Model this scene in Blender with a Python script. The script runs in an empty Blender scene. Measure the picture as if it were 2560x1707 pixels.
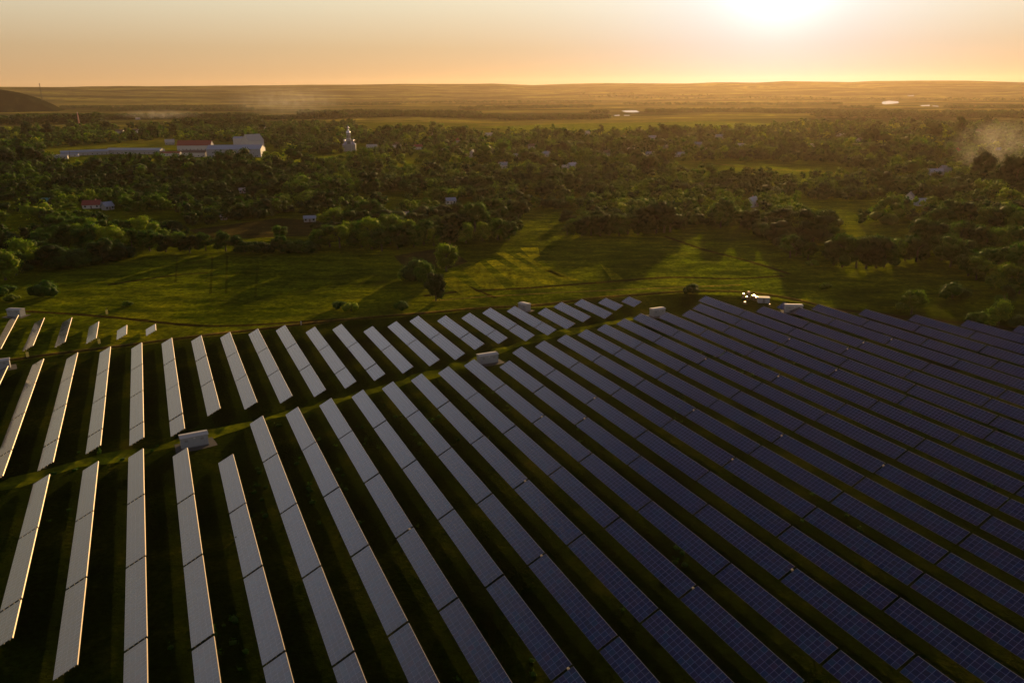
import bpy, math, random
import numpy as np
from mathutils import Matrix, Vector
R = math.radians
random.seed(7); rng = np.random.default_rng(7)
scene = bpy.context.scene
COL = scene.collection
# ------------------------------------------------------------------ camera
F, HC = 2000.0, 87.6                       # focal length in px of a 2560 px wide picture; camera height
PIT, ROLL, AZ = R(17.48), R(-0.35), R(-24.01)
cp, sp, cr, sr = math.cos(PIT), math.sin(PIT), math.cos(ROLL), math.sin(ROLL)
M0 = np.array([[1, 0, 0], [0, -sp, -cp], [0, cp, -sp]])
MC = np.array([[cr, -sr, 0], [sr, cr, 0], [0, 0, 1]]) @ M0      # rows: right, down, forward
cam_d = bpy.data.cameras.new('camera'); cam = bpy.data.objects.new('camera', cam_d); COL.objects.link(cam)
cam_d.lens = 36 * F / 2560; cam_d.sensor_width = 36; cam_d.clip_start = 1; cam_d.clip_end = 60000
m = Matrix([[MC[0][i], -MC[1][i], -MC[2][i], 0] for i in range(3)] + [[0, 0, 0, 1]])
m.translation = Vector((0, 0, HC)); cam.matrix_world = m
scene.camera = cam

def ray(px, py):
    return MC.T @ np.array([(px - 1280) / F, (py - 853.5) / F, 1.0])
def at(px, py, z=0.0):                      # where the line of sight through a pixel meets the level z
    r = ray(px, py); k = (HC - z) / -r[2]
    return Vector((r[0] * k, r[1] * k, z))
def proj(x, y, z=0.0):
    q = MC @ np.array([x, y, z - HC]); return F * q[0] / q[2] + 1280, F * q[1] / q[2] + 853.5, q[2]

# ------------------------------------------------------------------ sky, sun, exposure
sd = Vector(ray(1955, -88)).normalized()    # direction towards the sun
SUN_EL = math.asin(sd.z); SUN_AZ = math.atan2(sd.x, sd.y)
w = bpy.data.worlds.new('World'); scene.world = w; w.use_nodes = True
nt = w.node_tree; nt.nodes.clear()
out = nt.nodes.new('ShaderNodeOutputWorld'); bg = nt.nodes.new('ShaderNodeBackground')
sky = nt.nodes.new('ShaderNodeTexSky'); sky.sky_type = 'NISHITA'; sky.sun_disc = False
sky.sun_elevation = SUN_EL; sky.sun_rotation = SUN_AZ
sky.altitude = 250; sky.air_density = 1.0; sky.dust_density = 0.3; sky.ozone_density = 1.0
bg.inputs[1].default_value = 0.105
def wm(op, a, b=None, c=None):
    x = nt.nodes.new('ShaderNodeMath'); x.operation = op
    for i, v in enumerate((a, b, c)):
        if v is None: continue
        if isinstance(v, (int, float)): x.inputs[i].default_value = v
        else: nt.links.new(v, x.inputs[i])
    return x.outputs[0]
def wmix(a, b, fac, mode='MIX'):
    x = nt.nodes.new('ShaderNodeMix'); x.data_type = 'RGBA'; x.blend_type = mode
    for sock, v in ((x.inputs[6], a), (x.inputs[7], b), (x.inputs[0], fac)):
        if isinstance(v, tuple): sock.default_value = (*v, 1)
        elif isinstance(v, (int, float)): sock.default_value = v
        else: nt.links.new(v, sock)
    return x.outputs[2]
tcw = nt.nodes.new('ShaderNodeTexCoord'); nv = nt.nodes.new('ShaderNodeVectorMath'); nv.operation = 'NORMALIZE'; nt.links.new(tcw.outputs['Generated'], nv.inputs[0])
sz = nt.nodes.new('ShaderNodeSeparateXYZ'); nt.links.new(nv.outputs[0], sz.inputs[0])
dt = nt.nodes.new('ShaderNodeVectorMath'); dt.operation = 'DOT_PRODUCT'; nt.links.new(nv.outputs[0], dt.inputs[0]); dt.inputs[1].default_value = sd
el = wm('MULTIPLY', wm('ARCSINE', sz.outputs[2]), 180 / math.pi)                     # degrees above the horizon
an = wm('MULTIPLY', wm('ARCCOSINE', wm('MINIMUM', dt.outputs['Value'], 1.0)), 180 / math.pi)   # degrees from the sun
rp = nt.nodes.new('ShaderNodeValToRGB'); e_ = rp.color_ramp.elements
for q_ in range(3): e_.new(0.5)
for q_, (p_, c_) in zip(e_, ((0.0, (5.0, 2.9, 1.30)), (0.12, (4.8, 3.4, 1.9)), (0.26, (5.6, 4.95, 3.5)), (0.55, (6.0, 5.3, 4.2)), (1.0, (5.9, 5.8, 6.0)))): q_.position = p_; q_.color = (*c_, 1)
nt.links.new(wm('DIVIDE', el, 22.0), rp.inputs[0])
# the low dusty band dims away from the sun
side = wm('ADD', 0.62, wm('MULTIPLY', 0.46, wm('EXPONENT', wm('MULTIPLY', wm('POWER', wm('DIVIDE', an, 55.0), 2.0), -1.0))))
vs_ = nt.nodes.new('ShaderNodeVectorMath'); vs_.operation = 'SCALE'; nt.links.new(rp.outputs[0], vs_.inputs[0]); nt.links.new(side, vs_.inputs['Scale'])
bw = nt.nodes.new('ShaderNodeMapRange'); bw.interpolation_type = 'SMOOTHSTEP'; bw.inputs[1].default_value = 44; bw.inputs[2].default_value = 16; nt.links.new(el, bw.inputs[0])
base = wmix(wmix(sky.outputs[0], (0.48, 0.38, 0.54), 1.0, 'MULTIPLY'), vs_.outputs[0], bw.outputs[0])
def glow(col, sig, pw):
    g = wm('EXPONENT', wm('MULTIPLY', wm('POWER', wm('DIVIDE', an, sig), pw), -1.0))
    return wmix((0, 0, 0), col, g)
base = wmix(base, glow((0.5, 1.8, 3.6), 9.0, 1.4), 1.0, 'ADD'); base = wmix(base, glow((9, 7.5, 6), 2.35, 1.7), 1.0, 'ADD')
nt.links.new(base, bg.inputs[0])
nt.links.new(bg.outputs[0], out.inputs[0])
sl = bpy.data.lights.new('sun', 'SUN'); sun = bpy.data.objects.new('sun', sl); COL.objects.link(sun)
sl.energy = 5.0; sl.angle = R(0.5); sl.color = (1.0, 0.62, 0.25)
sun.rotation_euler = sd.to_track_quat('Z', 'Y').to_euler()
sun.location = (0, 0, 300)
scene.view_settings.view_transform = 'Standard'; scene.view_settings.look = 'None'
scene.view_settings.exposure = 0.5; scene.view_settings.gamma = 1.0
scene.cycles.max_bounces = 6; scene.cycles.diffuse_bounces = 2; scene.cycles.glossy_bounces = 3
scene.cycles.transparent_max_bounces = 8; scene.cycles.volume_bounces = 1
scene.cycles.sample_clamp_indirect = 4.0

# ------------------------------------------------------------------ helpers
ONES = ['', 'first', 'second', 'third', 'fourth', 'fifth', 'sixth', 'seventh', 'eighth', 'ninth', 'tenth', 'eleventh', 'twelfth',
        'thirteenth', 'fourteenth', 'fifteenth', 'sixteenth', 'seventeenth', 'eighteenth', 'nineteenth']
TENS = ['', '', 'twenty', 'thirty', 'forty', 'fifty', 'sixty', 'seventy', 'eighty', 'ninety']
def ordw(n):
    if n < 20: return ONES[n]
    if n < 100:
        if n % 10: return TENS[n // 10] + '-' + ONES[n % 10]
        return TENS[n // 10][:-1] + 'ieth'
    if n == 100: return 'hundredth'
    return 'hundred-and-' + ordw(n - 100)
def tag(o, label=None, cat=None, group=None, kind=None):
    if label: o['label'] = label
    if cat: o['category'] = cat
    if group: o['group'] = group
    if kind: o['kind'] = kind
    return o
def empty(name, loc, rz=0.0, scale=(1, 1, 1)):
    o = bpy.data.objects.new(name, None); COL.objects.link(o); o.empty_display_size = 1
    o.location = loc; o.rotation_euler = (0, 0, rz); o.scale = scale
    return o
def link(name, me, parent=None, loc=None, rz=0.0, scale=None):
    o = bpy.data.objects.new(name, me); COL.objects.link(o)
    if parent: o.parent = parent
    if loc is not None: o.location = loc
    if rz: o.rotation_euler = (0, 0, rz)
    if scale is not None: o.scale = scale
    return o
class MB:
    def __init__(s): s.v = []; s.f = []
    def add(s, vs, fs):
        n = len(s.v); s.v += [tuple(v) for v in vs]; s.f += [tuple(i + n for i in f) for f in fs]; return s
    def box(s, x0, x1, y0, y1, z0, z1, T=None):
        vs = [Vector((x, y, z)) for z in (z0, z1) for x, y in ((x0, y0), (x1, y0), (x1, y1), (x0, y1))]
        if T: vs = [T @ v for v in vs]
        return s.add(vs, [(3, 2, 1, 0), (4, 5, 6, 7), (0, 1, 5, 4), (1, 2, 6, 5), (2, 3, 7, 6), (3, 0, 4, 7)])
    def tube(s, rings, n=8, cx=0, cy=0):      # rings: (radius, z)
        b = []
        for r, z in rings: b += [(cx + r * math.cos(2 * math.pi * i / n), cy + r * math.sin(2 * math.pi * i / n), z) for i in range(n)]
        fs = [tuple(reversed(range(n)))]
        for k in range(len(rings) - 1):
            for i in range(n): fs.append((k * n + i, k * n + (i + 1) % n, (k + 1) * n + (i + 1) % n, (k + 1) * n + i))
        fs.append(tuple(range((len(rings) - 1) * n, len(rings) * n)))
        return s.add(b, fs)
    def rod(s, a, b, ra, rb, n=6):
        a = Vector(a); b = Vector(b); q = (b - a).to_track_quat('Z', 'Y'); vs = []
        for p, r in ((a, ra), (b, rb)):
            vs += [p + q @ Vector((r * math.cos(2 * math.pi * i / n), r * math.sin(2 * math.pi * i / n), 0)) for i in range(n)]
        fs = [(i, (i + 1) % n, n + (i + 1) % n, n + i) for i in range(n)] + [tuple(reversed(range(n))), tuple(range(n, 2 * n))]
        return s.add(vs, fs)
    def mesh(s, name, mat, smooth=False):
        me = bpy.data.meshes.new(name); me.from_pydata(s.v, [], s.f); me.materials.append(mat)
        if smooth: me.shade_smooth()
        me.update(); return me
    def build(s, name, mat, parent=None, smooth=False):
        return link(name, s.mesh(name, mat, smooth), parent)
def mat_new(name):
    mt = bpy.data.materials.new(name); mt.use_nodes = True
    n = mt.node_tree.nodes; b = n['Principled BSDF']; return mt, mt.node_tree, n, b
def mixrgb(t, a, b, fac=None, mode='MIX'):
    x = t.nodes.new('ShaderNodeMix'); x.data_type = 'RGBA'; x.blend_type = mode
    for sock, v in ((x.inputs[6], a), (x.inputs[7], b), (x.inputs[0], fac)):
        if v is None: continue
        if isinstance(v, (tuple, list)): sock.default_value = (*v, 1)
        elif isinstance(v, (int, float)): sock.default_value = v
        else: t.links.new(v, sock)
    return x.outputs[2]
def math_n(t, op, a, b=None, c=None):
    x = t.nodes.new('ShaderNodeMath'); x.operation = op
    for i, v in enumerate((a, b, c)):
        if v is None: continue
        if isinstance(v, (int, float)): x.inputs[i].default_value = v
        else: t.links.new(v, x.inputs[i])
    return x.outputs[0]
def noise(t, vec, scale, detail=4, rough=0.55, dist=0.0, stretch=None):
    if stretch:
        mp = t.nodes.new('ShaderNodeMapping'); mp.inputs['Scale'].default_value = stretch[0]; mp.inputs['Rotation'].default_value = (0, 0, stretch[1])
        t.links.new(vec, mp.inputs[0]); vec = mp.outputs[0]
    x = t.nodes.new('ShaderNodeTexNoise'); x.inputs['Scale'].default_value = scale; x.inputs['Detail'].default_value = detail
    x.inputs['Roughness'].default_value = rough; x.inputs['Distortion'].default_value = dist
    t.links.new(vec, x.inputs['Vector']); return x.outputs[0]
def ramp(t, fac, stops):
    x = t.nodes.new('ShaderNodeValToRGB'); e = x.color_ramp.elements
    while len(e) < len(stops): e.new(0.5)
    for q, (p, c) in zip(e, stops): q.position = p; q.color = (*c, 1) if len(c) == 3 else c
    t.links.new(fac, x.inputs[0]); return x.outputs[0]
def wpos(t):
    g = t.nodes.new('ShaderNodeNewGeometry'); return g.outputs['Position']
def simple(name, color, rough=0.7, metal=0.0, var=0.15, scale=1.5):
    mt, t, n, b = mat_new(name)
    tc = t.nodes.new('ShaderNodeTexCoord')
    nz = noise(t, tc.outputs['Object'], scale, 5)
    lo = tuple(c * (1 - var) for c in color); hi = tuple(min(1, c * (1 + var)) for c in color)
    t.links.new(ramp(t, nz, [(0.3, lo), (0.7, hi)]), b.inputs['Base Color'])
    b.inputs['Roughness'].default_value = rough; b.inputs['Metallic'].default_value = metal
    return mt

# ------------------------------------------------------------------ materials
def lush(t, b, col, n):                     # low light glancing through upright blades
    gl = t.nodes.new('ShaderNodeBsdfGlossy'); gl.inputs['Roughness'].default_value = 0.62
    pw = wpos(t)
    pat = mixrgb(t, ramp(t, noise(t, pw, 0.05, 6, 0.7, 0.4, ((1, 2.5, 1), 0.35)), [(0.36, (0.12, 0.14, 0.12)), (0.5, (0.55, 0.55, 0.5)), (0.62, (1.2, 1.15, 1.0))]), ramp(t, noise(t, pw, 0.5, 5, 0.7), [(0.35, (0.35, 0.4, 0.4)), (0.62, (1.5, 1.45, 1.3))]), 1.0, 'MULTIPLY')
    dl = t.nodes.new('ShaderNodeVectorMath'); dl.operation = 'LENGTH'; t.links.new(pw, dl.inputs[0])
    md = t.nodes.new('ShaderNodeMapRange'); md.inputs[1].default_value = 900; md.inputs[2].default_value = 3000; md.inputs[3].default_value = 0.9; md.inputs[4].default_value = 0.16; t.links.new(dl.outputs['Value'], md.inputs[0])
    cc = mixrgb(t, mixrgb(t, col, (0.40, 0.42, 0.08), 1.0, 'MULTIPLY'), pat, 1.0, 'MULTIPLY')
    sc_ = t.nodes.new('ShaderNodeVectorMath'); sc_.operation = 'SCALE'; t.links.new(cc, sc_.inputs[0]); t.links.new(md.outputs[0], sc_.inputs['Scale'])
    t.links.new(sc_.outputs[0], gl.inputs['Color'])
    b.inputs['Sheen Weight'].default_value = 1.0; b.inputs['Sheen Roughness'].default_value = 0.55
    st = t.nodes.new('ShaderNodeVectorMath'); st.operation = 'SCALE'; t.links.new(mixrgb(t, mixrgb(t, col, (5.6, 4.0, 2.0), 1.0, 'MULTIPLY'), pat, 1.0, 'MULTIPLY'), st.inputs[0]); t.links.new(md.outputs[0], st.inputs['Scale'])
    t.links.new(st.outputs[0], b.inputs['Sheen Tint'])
    if b.inputs['Normal'].links: t.links.new(b.inputs['Normal'].links[0].from_socket, gl.inputs['Normal'])
    ad = t.nodes.new('ShaderNodeAddShader'); t.links.new(b.outputs[0], ad.inputs[0]); t.links.new(gl.outputs[0], ad.inputs[1])
    t.links.new(ad.outputs[0], n['Material Output'].inputs[0])
def mat_ground():
    mt, t, n, b = mat_new('grassland')
    p = wpos(t)
    a = noise(t, p, 0.012, 6, 0.6, 0.6)
    f = noise(t, p, 0.35, 6, 0.7)
    big = noise(t, p, 0.0012, 5, 0.6, 0.8)
    g1 = ramp(t, a, [(0.32, (0.009, 0.016, 0.001)), (0.5, (0.018, 0.030, 0.002)), (0.68, (0.034, 0.046, 0.003))])
    g2 = mixrgb(t, g1, ramp(t, f, [(0.3, (0.35, 0.4, 0.3)), (0.7, (1.5, 1.45, 1.2))]), 0.75, 'MULTIPLY')
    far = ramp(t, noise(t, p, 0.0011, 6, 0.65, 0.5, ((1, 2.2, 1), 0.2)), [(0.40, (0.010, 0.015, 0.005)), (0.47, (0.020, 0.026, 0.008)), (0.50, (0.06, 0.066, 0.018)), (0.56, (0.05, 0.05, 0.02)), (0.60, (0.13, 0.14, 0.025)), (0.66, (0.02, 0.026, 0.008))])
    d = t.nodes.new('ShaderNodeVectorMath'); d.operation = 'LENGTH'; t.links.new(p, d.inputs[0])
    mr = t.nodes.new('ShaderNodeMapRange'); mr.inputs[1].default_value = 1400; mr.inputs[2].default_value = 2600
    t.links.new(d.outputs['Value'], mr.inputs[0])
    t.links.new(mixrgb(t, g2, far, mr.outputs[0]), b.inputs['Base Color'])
    b.inputs['Roughness'].default_value = 1.0; b.inputs['Specular IOR Level'].default_value = 0.0
    bp = t.nodes.new('ShaderNodeBump'); bp.inputs['Strength'].default_value = 0.8; bp.inputs['Distance'].default_value = 0.5
    t.links.new(noise(t, p, 0.8, 6, 0.7), bp.inputs['Height']); t.links.new(bp.outputs[0], b.inputs['Normal'])
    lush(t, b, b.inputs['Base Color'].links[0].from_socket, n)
    return mt
def mat_field(name, c, sc=0.25, rot=0.0):
    mt, t, n, b = mat_new(name); p = wpos(t)
    f = noise(t, p, sc, 6, 0.7, 0.0, ((1, 0.15, 1), rot))
    g = noise(t, p, 0.03, 5, 0.6)
    base = ramp(t, f, [(0.3, tuple(x * 0.6 for x in c)), (0.7, tuple(x * 1.35 for x in c))])
    t.links.new(mixrgb(t, base, ramp(t, g, [(0.3, (0.6, 0.65, 0.6)), (0.65, (1.2, 1.15, 1.0))]), 0.8, 'MULTIPLY'), b.inputs['Base Color'])
    b.inputs['Roughness'].default_value = 1.0; b.inputs['Specular IOR Level'].default_value = 0.0
    bp = t.nodes.new('ShaderNodeBump'); bp.inputs['Strength'].default_value = 0.8; bp.inputs['Distance'].default_value = 0.4
    t.links.new(f, bp.inputs['Height']); t.links.new(bp.outputs[0], b.inputs['Normal'])
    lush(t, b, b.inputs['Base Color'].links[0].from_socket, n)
    return mt
def mat_leaf(name, c, scale=0.06, tr=0.45):
    mt, t, n, b = mat_new(name); p = wpos(t)
    oi = t.nodes.new('ShaderNodeObjectInfo')
    big = noise(t, p, scale, 2, 0.5); fine = noise(t, p, 1.3, 4, 0.6)
    k = ramp(t, big, [(0.32, (0.45, 0.5, 0.45)), (0.5, (1, 1, 1)), (0.68, (1.9, 1.6, 1.1))])
    base = mixrgb(t, c, k, 1.0, 'MULTIPLY')
    base = mixrgb(t, base, ramp(t, fine, [(0.3, (0.55, 0.6, 0.55)), (0.7, (1.5, 1.4, 1.2))]), 0.8, 'MULTIPLY')
    base = mixrgb(t, base, ramp(t, oi.outputs['Random'], [(0.0, (0.7, 0.75, 0.8)), (0.6, (1.1, 1.05, 1.0)), (1.0, (1.5, 1.25, 0.9))]), 1.0, 'MULTIPLY')
    t.links.new(base, b.inputs['Base Color']); b.inputs['Roughness'].default_value = 0.75
    b.inputs['Specular IOR Level'].default_value = 0.1
    b.inputs['Sheen Weight'].default_value = 1.0; b.inputs['Sheen Roughness'].default_value = 0.4; t.links.new(mixrgb(t, base, (3.2, 2.2, 0.9), 1.0, 'MULTIPLY'), b.inputs['Sheen Tint'])
    tb = t.nodes.new('ShaderNodeBsdfTranslucent'); t.links.new(mixrgb(t, base, (1.0, 1.35, 0.35), 1.0, 'MULTIPLY'), tb.inputs[0])
    mx = t.nodes.new('ShaderNodeMixShader'); mx.inputs[0].default_value = tr
    t.links.new(b.outputs[0], mx.inputs[1]); t.links.new(tb.outputs[0], mx.inputs[2])
    t.links.new(mx.outputs[0], n['Material Output'].inputs[0])
    return mt
COLW, ROWH = 1.115, 1.0
def mat_panel():
    mt, t, n, b = mat_new('solar_cells')
    uv = t.nodes.new('ShaderNodeUVMap'); sx = t.nodes.new('ShaderNodeSeparateXYZ'); t.links.new(uv.outputs[0], sx.inputs[0])
    u = math_n(t, 'DIVIDE', sx.outputs[0], COLW); v = math_n(t, 'DIVIDE', sx.outputs[1], ROWH)
    fu = math_n(t, 'ABSOLUTE', math_n(t, 'SUBTRACT', math_n(t, 'FRACT', u), 0.5)); fv = math_n(t, 'ABSOLUTE', math_n(t, 'SUBTRACT', math_n(t, 'FRACT', v), 0.5))
    lu = math_n(t, 'GREATER_THAN', fu, 0.465); lv = math_n(t, 'GREATER_THAN', fv, 0.475)
    line = math_n(t, 'MAXIMUM', lu, lv)
    cb = t.nodes.new('ShaderNodeCombineXYZ'); oi = t.nodes.new('ShaderNodeObjectInfo')
    t.links.new(math_n(t, 'FLOOR', u), cb.inputs[0]); t.links.new(math_n(t, 'FLOOR', v), cb.inputs[1])
    t.links.new(math_n(t, 'MULTIPLY', oi.outputs['Random'], 91.7), cb.inputs[2])
    wn = t.nodes.new('ShaderNodeTexWhiteNoise'); wn.noise_dimensions = '3D'; t.links.new(cb.outputs[0], wn.inputs[0])
    cell = ramp(t, wn.outputs['Value'], [(0.0, (0.002, 0.002, 0.010)), (0.3, (0.005, 0.004, 0.028)), (0.55, (0.016, 0.004, 0.024)), (0.8, (0.002, 0.016, 0.052)), (0.93, (0.001, 0.028, 0.050)), (1.0, (0.040, 0.006, 0.024))])
    cells = math_n(t, 'MAXIMUM', math_n(t, 'GREATER_THAN', math_n(t, 'ABSOLUTE', math_n(t, 'SUBTRACT', math_n(t, 'FRACT', math_n(t, 'MULTIPLY', u, 6.0)), 0.5)), 0.47),
                   math_n(t, 'GREATER_THAN', math_n(t, 'ABSOLUTE', math_n(t, 'SUBTRACT', math_n(t, 'FRACT', math_n(t, 'MULTIPLY', v, 6.0)), 0.5)), 0.47))
    cell = mixrgb(t, cell, (0.05, 0.055, 0.08), math_n(t, 'MULTIPLY', cells, 0.5))
    t.links.new(mixrgb(t, cell, (0.14, 0.14, 0.18), line), b.inputs['Base Color'])
    tc = t.nodes.new('ShaderNodeTexCoord')
    dirt = noise(t, tc.outputs['Object'], 0.5, 5, 0.6)
    t.links.new(ramp(t, dirt, [(0.3, (0.09,) * 3), (0.7, (0.17,) * 3)]), b.inputs['Roughness'])
    b.inputs['IOR'].default_value = 1.95
    # each module sits a hair differently in its clamps
    nm = t.nodes.new('ShaderNodeNewGeometry'); vm = t.nodes.new('ShaderNodeVectorMath'); vm.operation = 'MULTIPLY_ADD'
    sb = t.nodes.new('ShaderNodeVectorMath'); sb.operation = 'SUBTRACT'; t.links.new(wn.outputs['Color'], sb.inputs[0]); sb.inputs[1].default_value = (0.5, 0.5, 0.5)
    t.links.new(sb.outputs[0], vm.inputs[0]); vm.inputs[1].default_value = (0.003, 0.003, 0.003); t.links.new(nm.outputs['Normal'], vm.inputs[2])
    nn = t.nodes.new('ShaderNodeVectorMath'); nn.operation = 'NORMALIZE'; t.links.new(vm.outputs[0], nn.inputs[0]); t.links.new(nn.outputs[0], b.inputs['Normal'])
    return mt
M = dict(
    ground=mat_ground(), strip_a=mat_field('mown_strip', (0.034, 0.046, 0.003), 0.4, 0.5), strip_b=mat_field('tall_strip', (0.012, 0.019, 0.002), 0.4, 0.5),
    meadow=mat_field('meadow_grass', (0.026, 0.038, 0.003), 0.2, 0.1), soil=mat_field('ploughed_soil', (0.010, 0.011, 0.006), 0.3, 0.0), crop=mat_field('bright_crop', (0.032, 0.052, 0.004), 0.1, 0.0),
    track=mat_field('track_earth', (0.009, 0.009, 0.004), 0.6, 0.0), rut=mat_field('pale_rut', (0.038, 0.034, 0.018), 0.6, 0.0),
    leaf=mat_leaf('foliage', (0.026, 0.066, 0.006)), leaf_y=mat_leaf('spring_foliage', (0.085, 0.140, 0.010)), leaf_d=mat_leaf('dark_foliage', (0.012, 0.034, 0.005)),
    bark=simple('bark', (0.05, 0.04, 0.03), 0.9), panel=mat_panel(), alu=simple('aluminium', (0.42, 0.35, 0.26), 0.42, 0.3, 0.05), steel=simple('galvanised_steel', (0.10, 0.10, 0.10), 0.5, 0.3),
    white=simple('white_paint', (0.23, 0.24, 0.26), 0.5, 0, 0.06), roofw=simple('white_metal_roof', (0.30, 0.29, 0.28), 0.7, 0.0, 0.05), vent=simple('louvre_metal', (0.12, 0.12, 0.13), 0.75, 0.0),
    plaster=simple('pale_plaster', (0.42, 0.40, 0.40), 0.9), grey=simple('grey_cladding', (0.20, 0.22, 0.27), 0.6), blue=simple('bluish_metal_roof', (0.22, 0.25, 0.32), 0.5, 0.1), red=simple('red_tiles', (0.22, 0.05, 0.035), 0.8),
    brown=simple('brown_tiles', (0.10, 0.065, 0.05), 0.8), green=simple('green_metal_roof', (0.06, 0.22, 0.17), 0.4), glass=simple('window_glass', (0.02, 0.025, 0.03), 0.1), brick=simple('chimney_brick', (0.40, 0.20, 0.14), 0.9),
    silver=simple('silver_dome', (0.55, 0.56, 0.60), 0.25, 0.7, 0.05), yellow=simple('sun_gold_board', (0.75, 0.55, 0.12), 0.4), pad=simple('gravel_pad', (0.05, 0.045, 0.035), 1.0), foil=simple('shiny_wrap', (0.26, 0.18, 0.09), 0.24, 0.9, 0.03), glint=simple('glint_metal', (0.80, 0.58, 0.32), 0.30, 1.0, 0.03), box=simple('light_box', (0.75, 0.74, 0.72), 0.2, 0.4, 0.05), water=simple('pond_water', (0.02, 0.03, 0.03), 0.22, 0, 0.05), wood=simple('wood_pole', (0.09, 0.07, 0.05), 0.9),
)
M['water'].node_tree.nodes['Principled BSDF'].inputs['IOR'].default_value = 1.33

# ------------------------------------------------------------------ ground sheet and hills
def vnoise(x, y, seed):                     # smooth value noise, numpy
    r = np.random.default_rng(seed).random((64, 64))
    xi = np.floor(x).astype(int); yi = np.floor(y).astype(int); fx = x - xi; fy = y - yi
    fx = fx * fx * (3 - 2 * fx); fy = fy * fy * (3 - 2 * fy)
    g = lambda i, j: r[i % 64, j % 64]
    return (g(xi, yi) * (1 - fx) + g(xi + 1, yi) * fx) * (1 - fy) + (g(xi, yi + 1) * (1 - fx) + g(xi + 1, yi + 1) * fx) * fy
RIDGE = [(-400, 219), (0, 218), (180, 219), (400, 217), (640, 215), (760, 213), (900, 213), (1000, 211), (1180, 211), (1230, 210), (1330, 214), (1420, 211), (1520, 209), (1720, 210), (1790, 207), (1890, 208), (1960, 205),
         (2040, 206), (2130, 207), (2190, 204), (2300, 203), (2420, 203), (2560, 207), (3000, 206)]
ra, rh = [], []
for x, y in RIDGE:
    r_ = ray(x, y); ra.append(math.atan2(r_[0], r_[1])); rh.append(HC + 11000 * r_[2] / math.hypot(r_[0], r_[1]))
def smooth(a, b, x):
    t_ = np.clip((x - a) / (b - a), 0, 1); return t_ * t_ * (3 - 2 * t_)
hc_ = at(-60, 280); HILL = (hc_.x, hc_.y)
def height(x, y):
    x = np.asarray(x, float); y = np.asarray(y, float)
    r = np.hypot(x, y); a = np.arctan2(x, y)
    top = np.interp(a, ra, rh)
    n1 = vnoise(x / 900, y / 900, 1) * 0.6 + vnoise(x / 350, y / 350, 2) * 0.3 + vnoise(x / 140, y / 140, 5) * 0.1
    h = smooth(5600, 11000, r) ** 1.2 * (top + 2) + smooth(5600, 7500, r) * (1 - smooth(9300, 11000, r)) * (n1 - 0.30) * 52
    h = np.where(r > 11000, top + 2 - (r - 11000) * 0.01, h)

    return h
def grid_ground():
    rs = np.concatenate([[0.5], np.geomspace(20, 2400, 40), np.geomspace(2500, 9000, 150), np.linspace(9050, 11600, 60), np.geomspace(12000, 30000, 8)])
    th = np.linspace(-R(52), R(52), 420); back = np.linspace(R(52), R(308), 40)[1:-1]; th = np.concatenate([th, back])
    Rr, Th = np.meshgrid(rs, th, indexing='ij')
    X = Rr * np.sin(Th); Y = Rr * np.cos(Th); Z = height(X, Y)
    Z = np.where(np.abs(((Th + np.pi) % (2 * np.pi)) - np.pi) > R(52), np.minimum(Z, 60), Z)
    nr, nth = X.shape
    V = np.stack([X, Y, Z], -1).reshape(-1, 3)
    i, j = np.meshgrid(np.arange(nr - 1), np.arange(nth), indexing='ij'); j2 = (j + 1) % nth
    Fq = np.stack([i * nth + j, i * nth + j2, (i + 1) * nth + j2, (i + 1) * nth + j], -1).reshape(-1, 4)[:, ::-1]
    return V, Fq
def np_mesh(name, V, Fc, mat, smooth_=True):
    me = bpy.data.meshes.new(name); k = Fc.shape[1]
    me.vertices.add(len(V)); me.vertices.foreach_set('co', np.ascontiguousarray(V, np.float32).ravel())
    me.loops.add(Fc.size); me.loops.foreach_set('vertex_index', np.ascontiguousarray(Fc, np.int32).ravel())
    me.polygons.add(len(Fc)); me.polygons.foreach_set('loop_start', np.arange(0, Fc.size, k, dtype=np.int32))
    me.polygons.foreach_set('loop_total', np.full(len(Fc), k, np.int32))
    me.update(calc_edges=True); me.validate(); me.materials.append(mat)
    if smooth_: me.shade_smooth()
    return me
V, Fq = grid_ground()
tag(link('ground', np_mesh('ground', V, Fq, M['ground'])), kind='structure')

# the dark wooded hill on the left, from its outline in real depth
def hill():
    bx, by = HILL; n = 60; vs = []; fs = []
    tip = at(156, 277)
    L = math.hypot(tip.x - bx, tip.y - by)
    ax = Vector((tip.x - bx, tip.y - by, 0)).normalized(); ay = Vector((-ax.y, ax.x, 0))
    for i in range(n + 1):
        for j in range(n + 1):
            u = -2.2 + 3.2 * i / n; v = -1.3 + 2.6 * j / n
            prof = max(0.0, 1 - max(u, 0) ** 3.0) if u > 0 else 1.0 + 0.05 * u
            q = max(0.0, 1 - abs(v) ** 2.0)
            x = bx + ax.x * u * L + ay.x * v * 190; y = by + ax.y * u * L + ay.y * v * 190
            z = 100 * prof * (q ** 0.8) * (0.96 + 0.08 * float(vnoise(np.array(x / 60.), np.array(y / 60.), 9))) + 4 * float(vnoise(np.array(x / 12.), np.array(y / 12.), 11)) * (1 if q > 0.02 else 0)
            vs.append((x, y, z - 1.5))
    for i in range(n):
        for j in range(n):
            a = i * (n + 1) + j; fs.append((a, a + n + 1, a + n + 2, a + 1))
    return MB().add(vs, fs)
mh, th_, nh, bh = mat_new('wooded_hillside'); ph = wpos(th_)
th_.links.new(ramp(th_, noise(th_, ph, 0.02, 6, 0.65), [(0.35, (0.004, 0.008, 0.003)), (0.55, (0.010, 0.016, 0.004)), (0.7, (0.03, 0.035, 0.008))]), bh.inputs['Base Color']); bh.inputs['Roughness'].default_value = 1; bh.inputs['Specular IOR Level'].default_value = 0
tag(hill().build('wooded_hill', mh, None, True), kind='structure')

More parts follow.
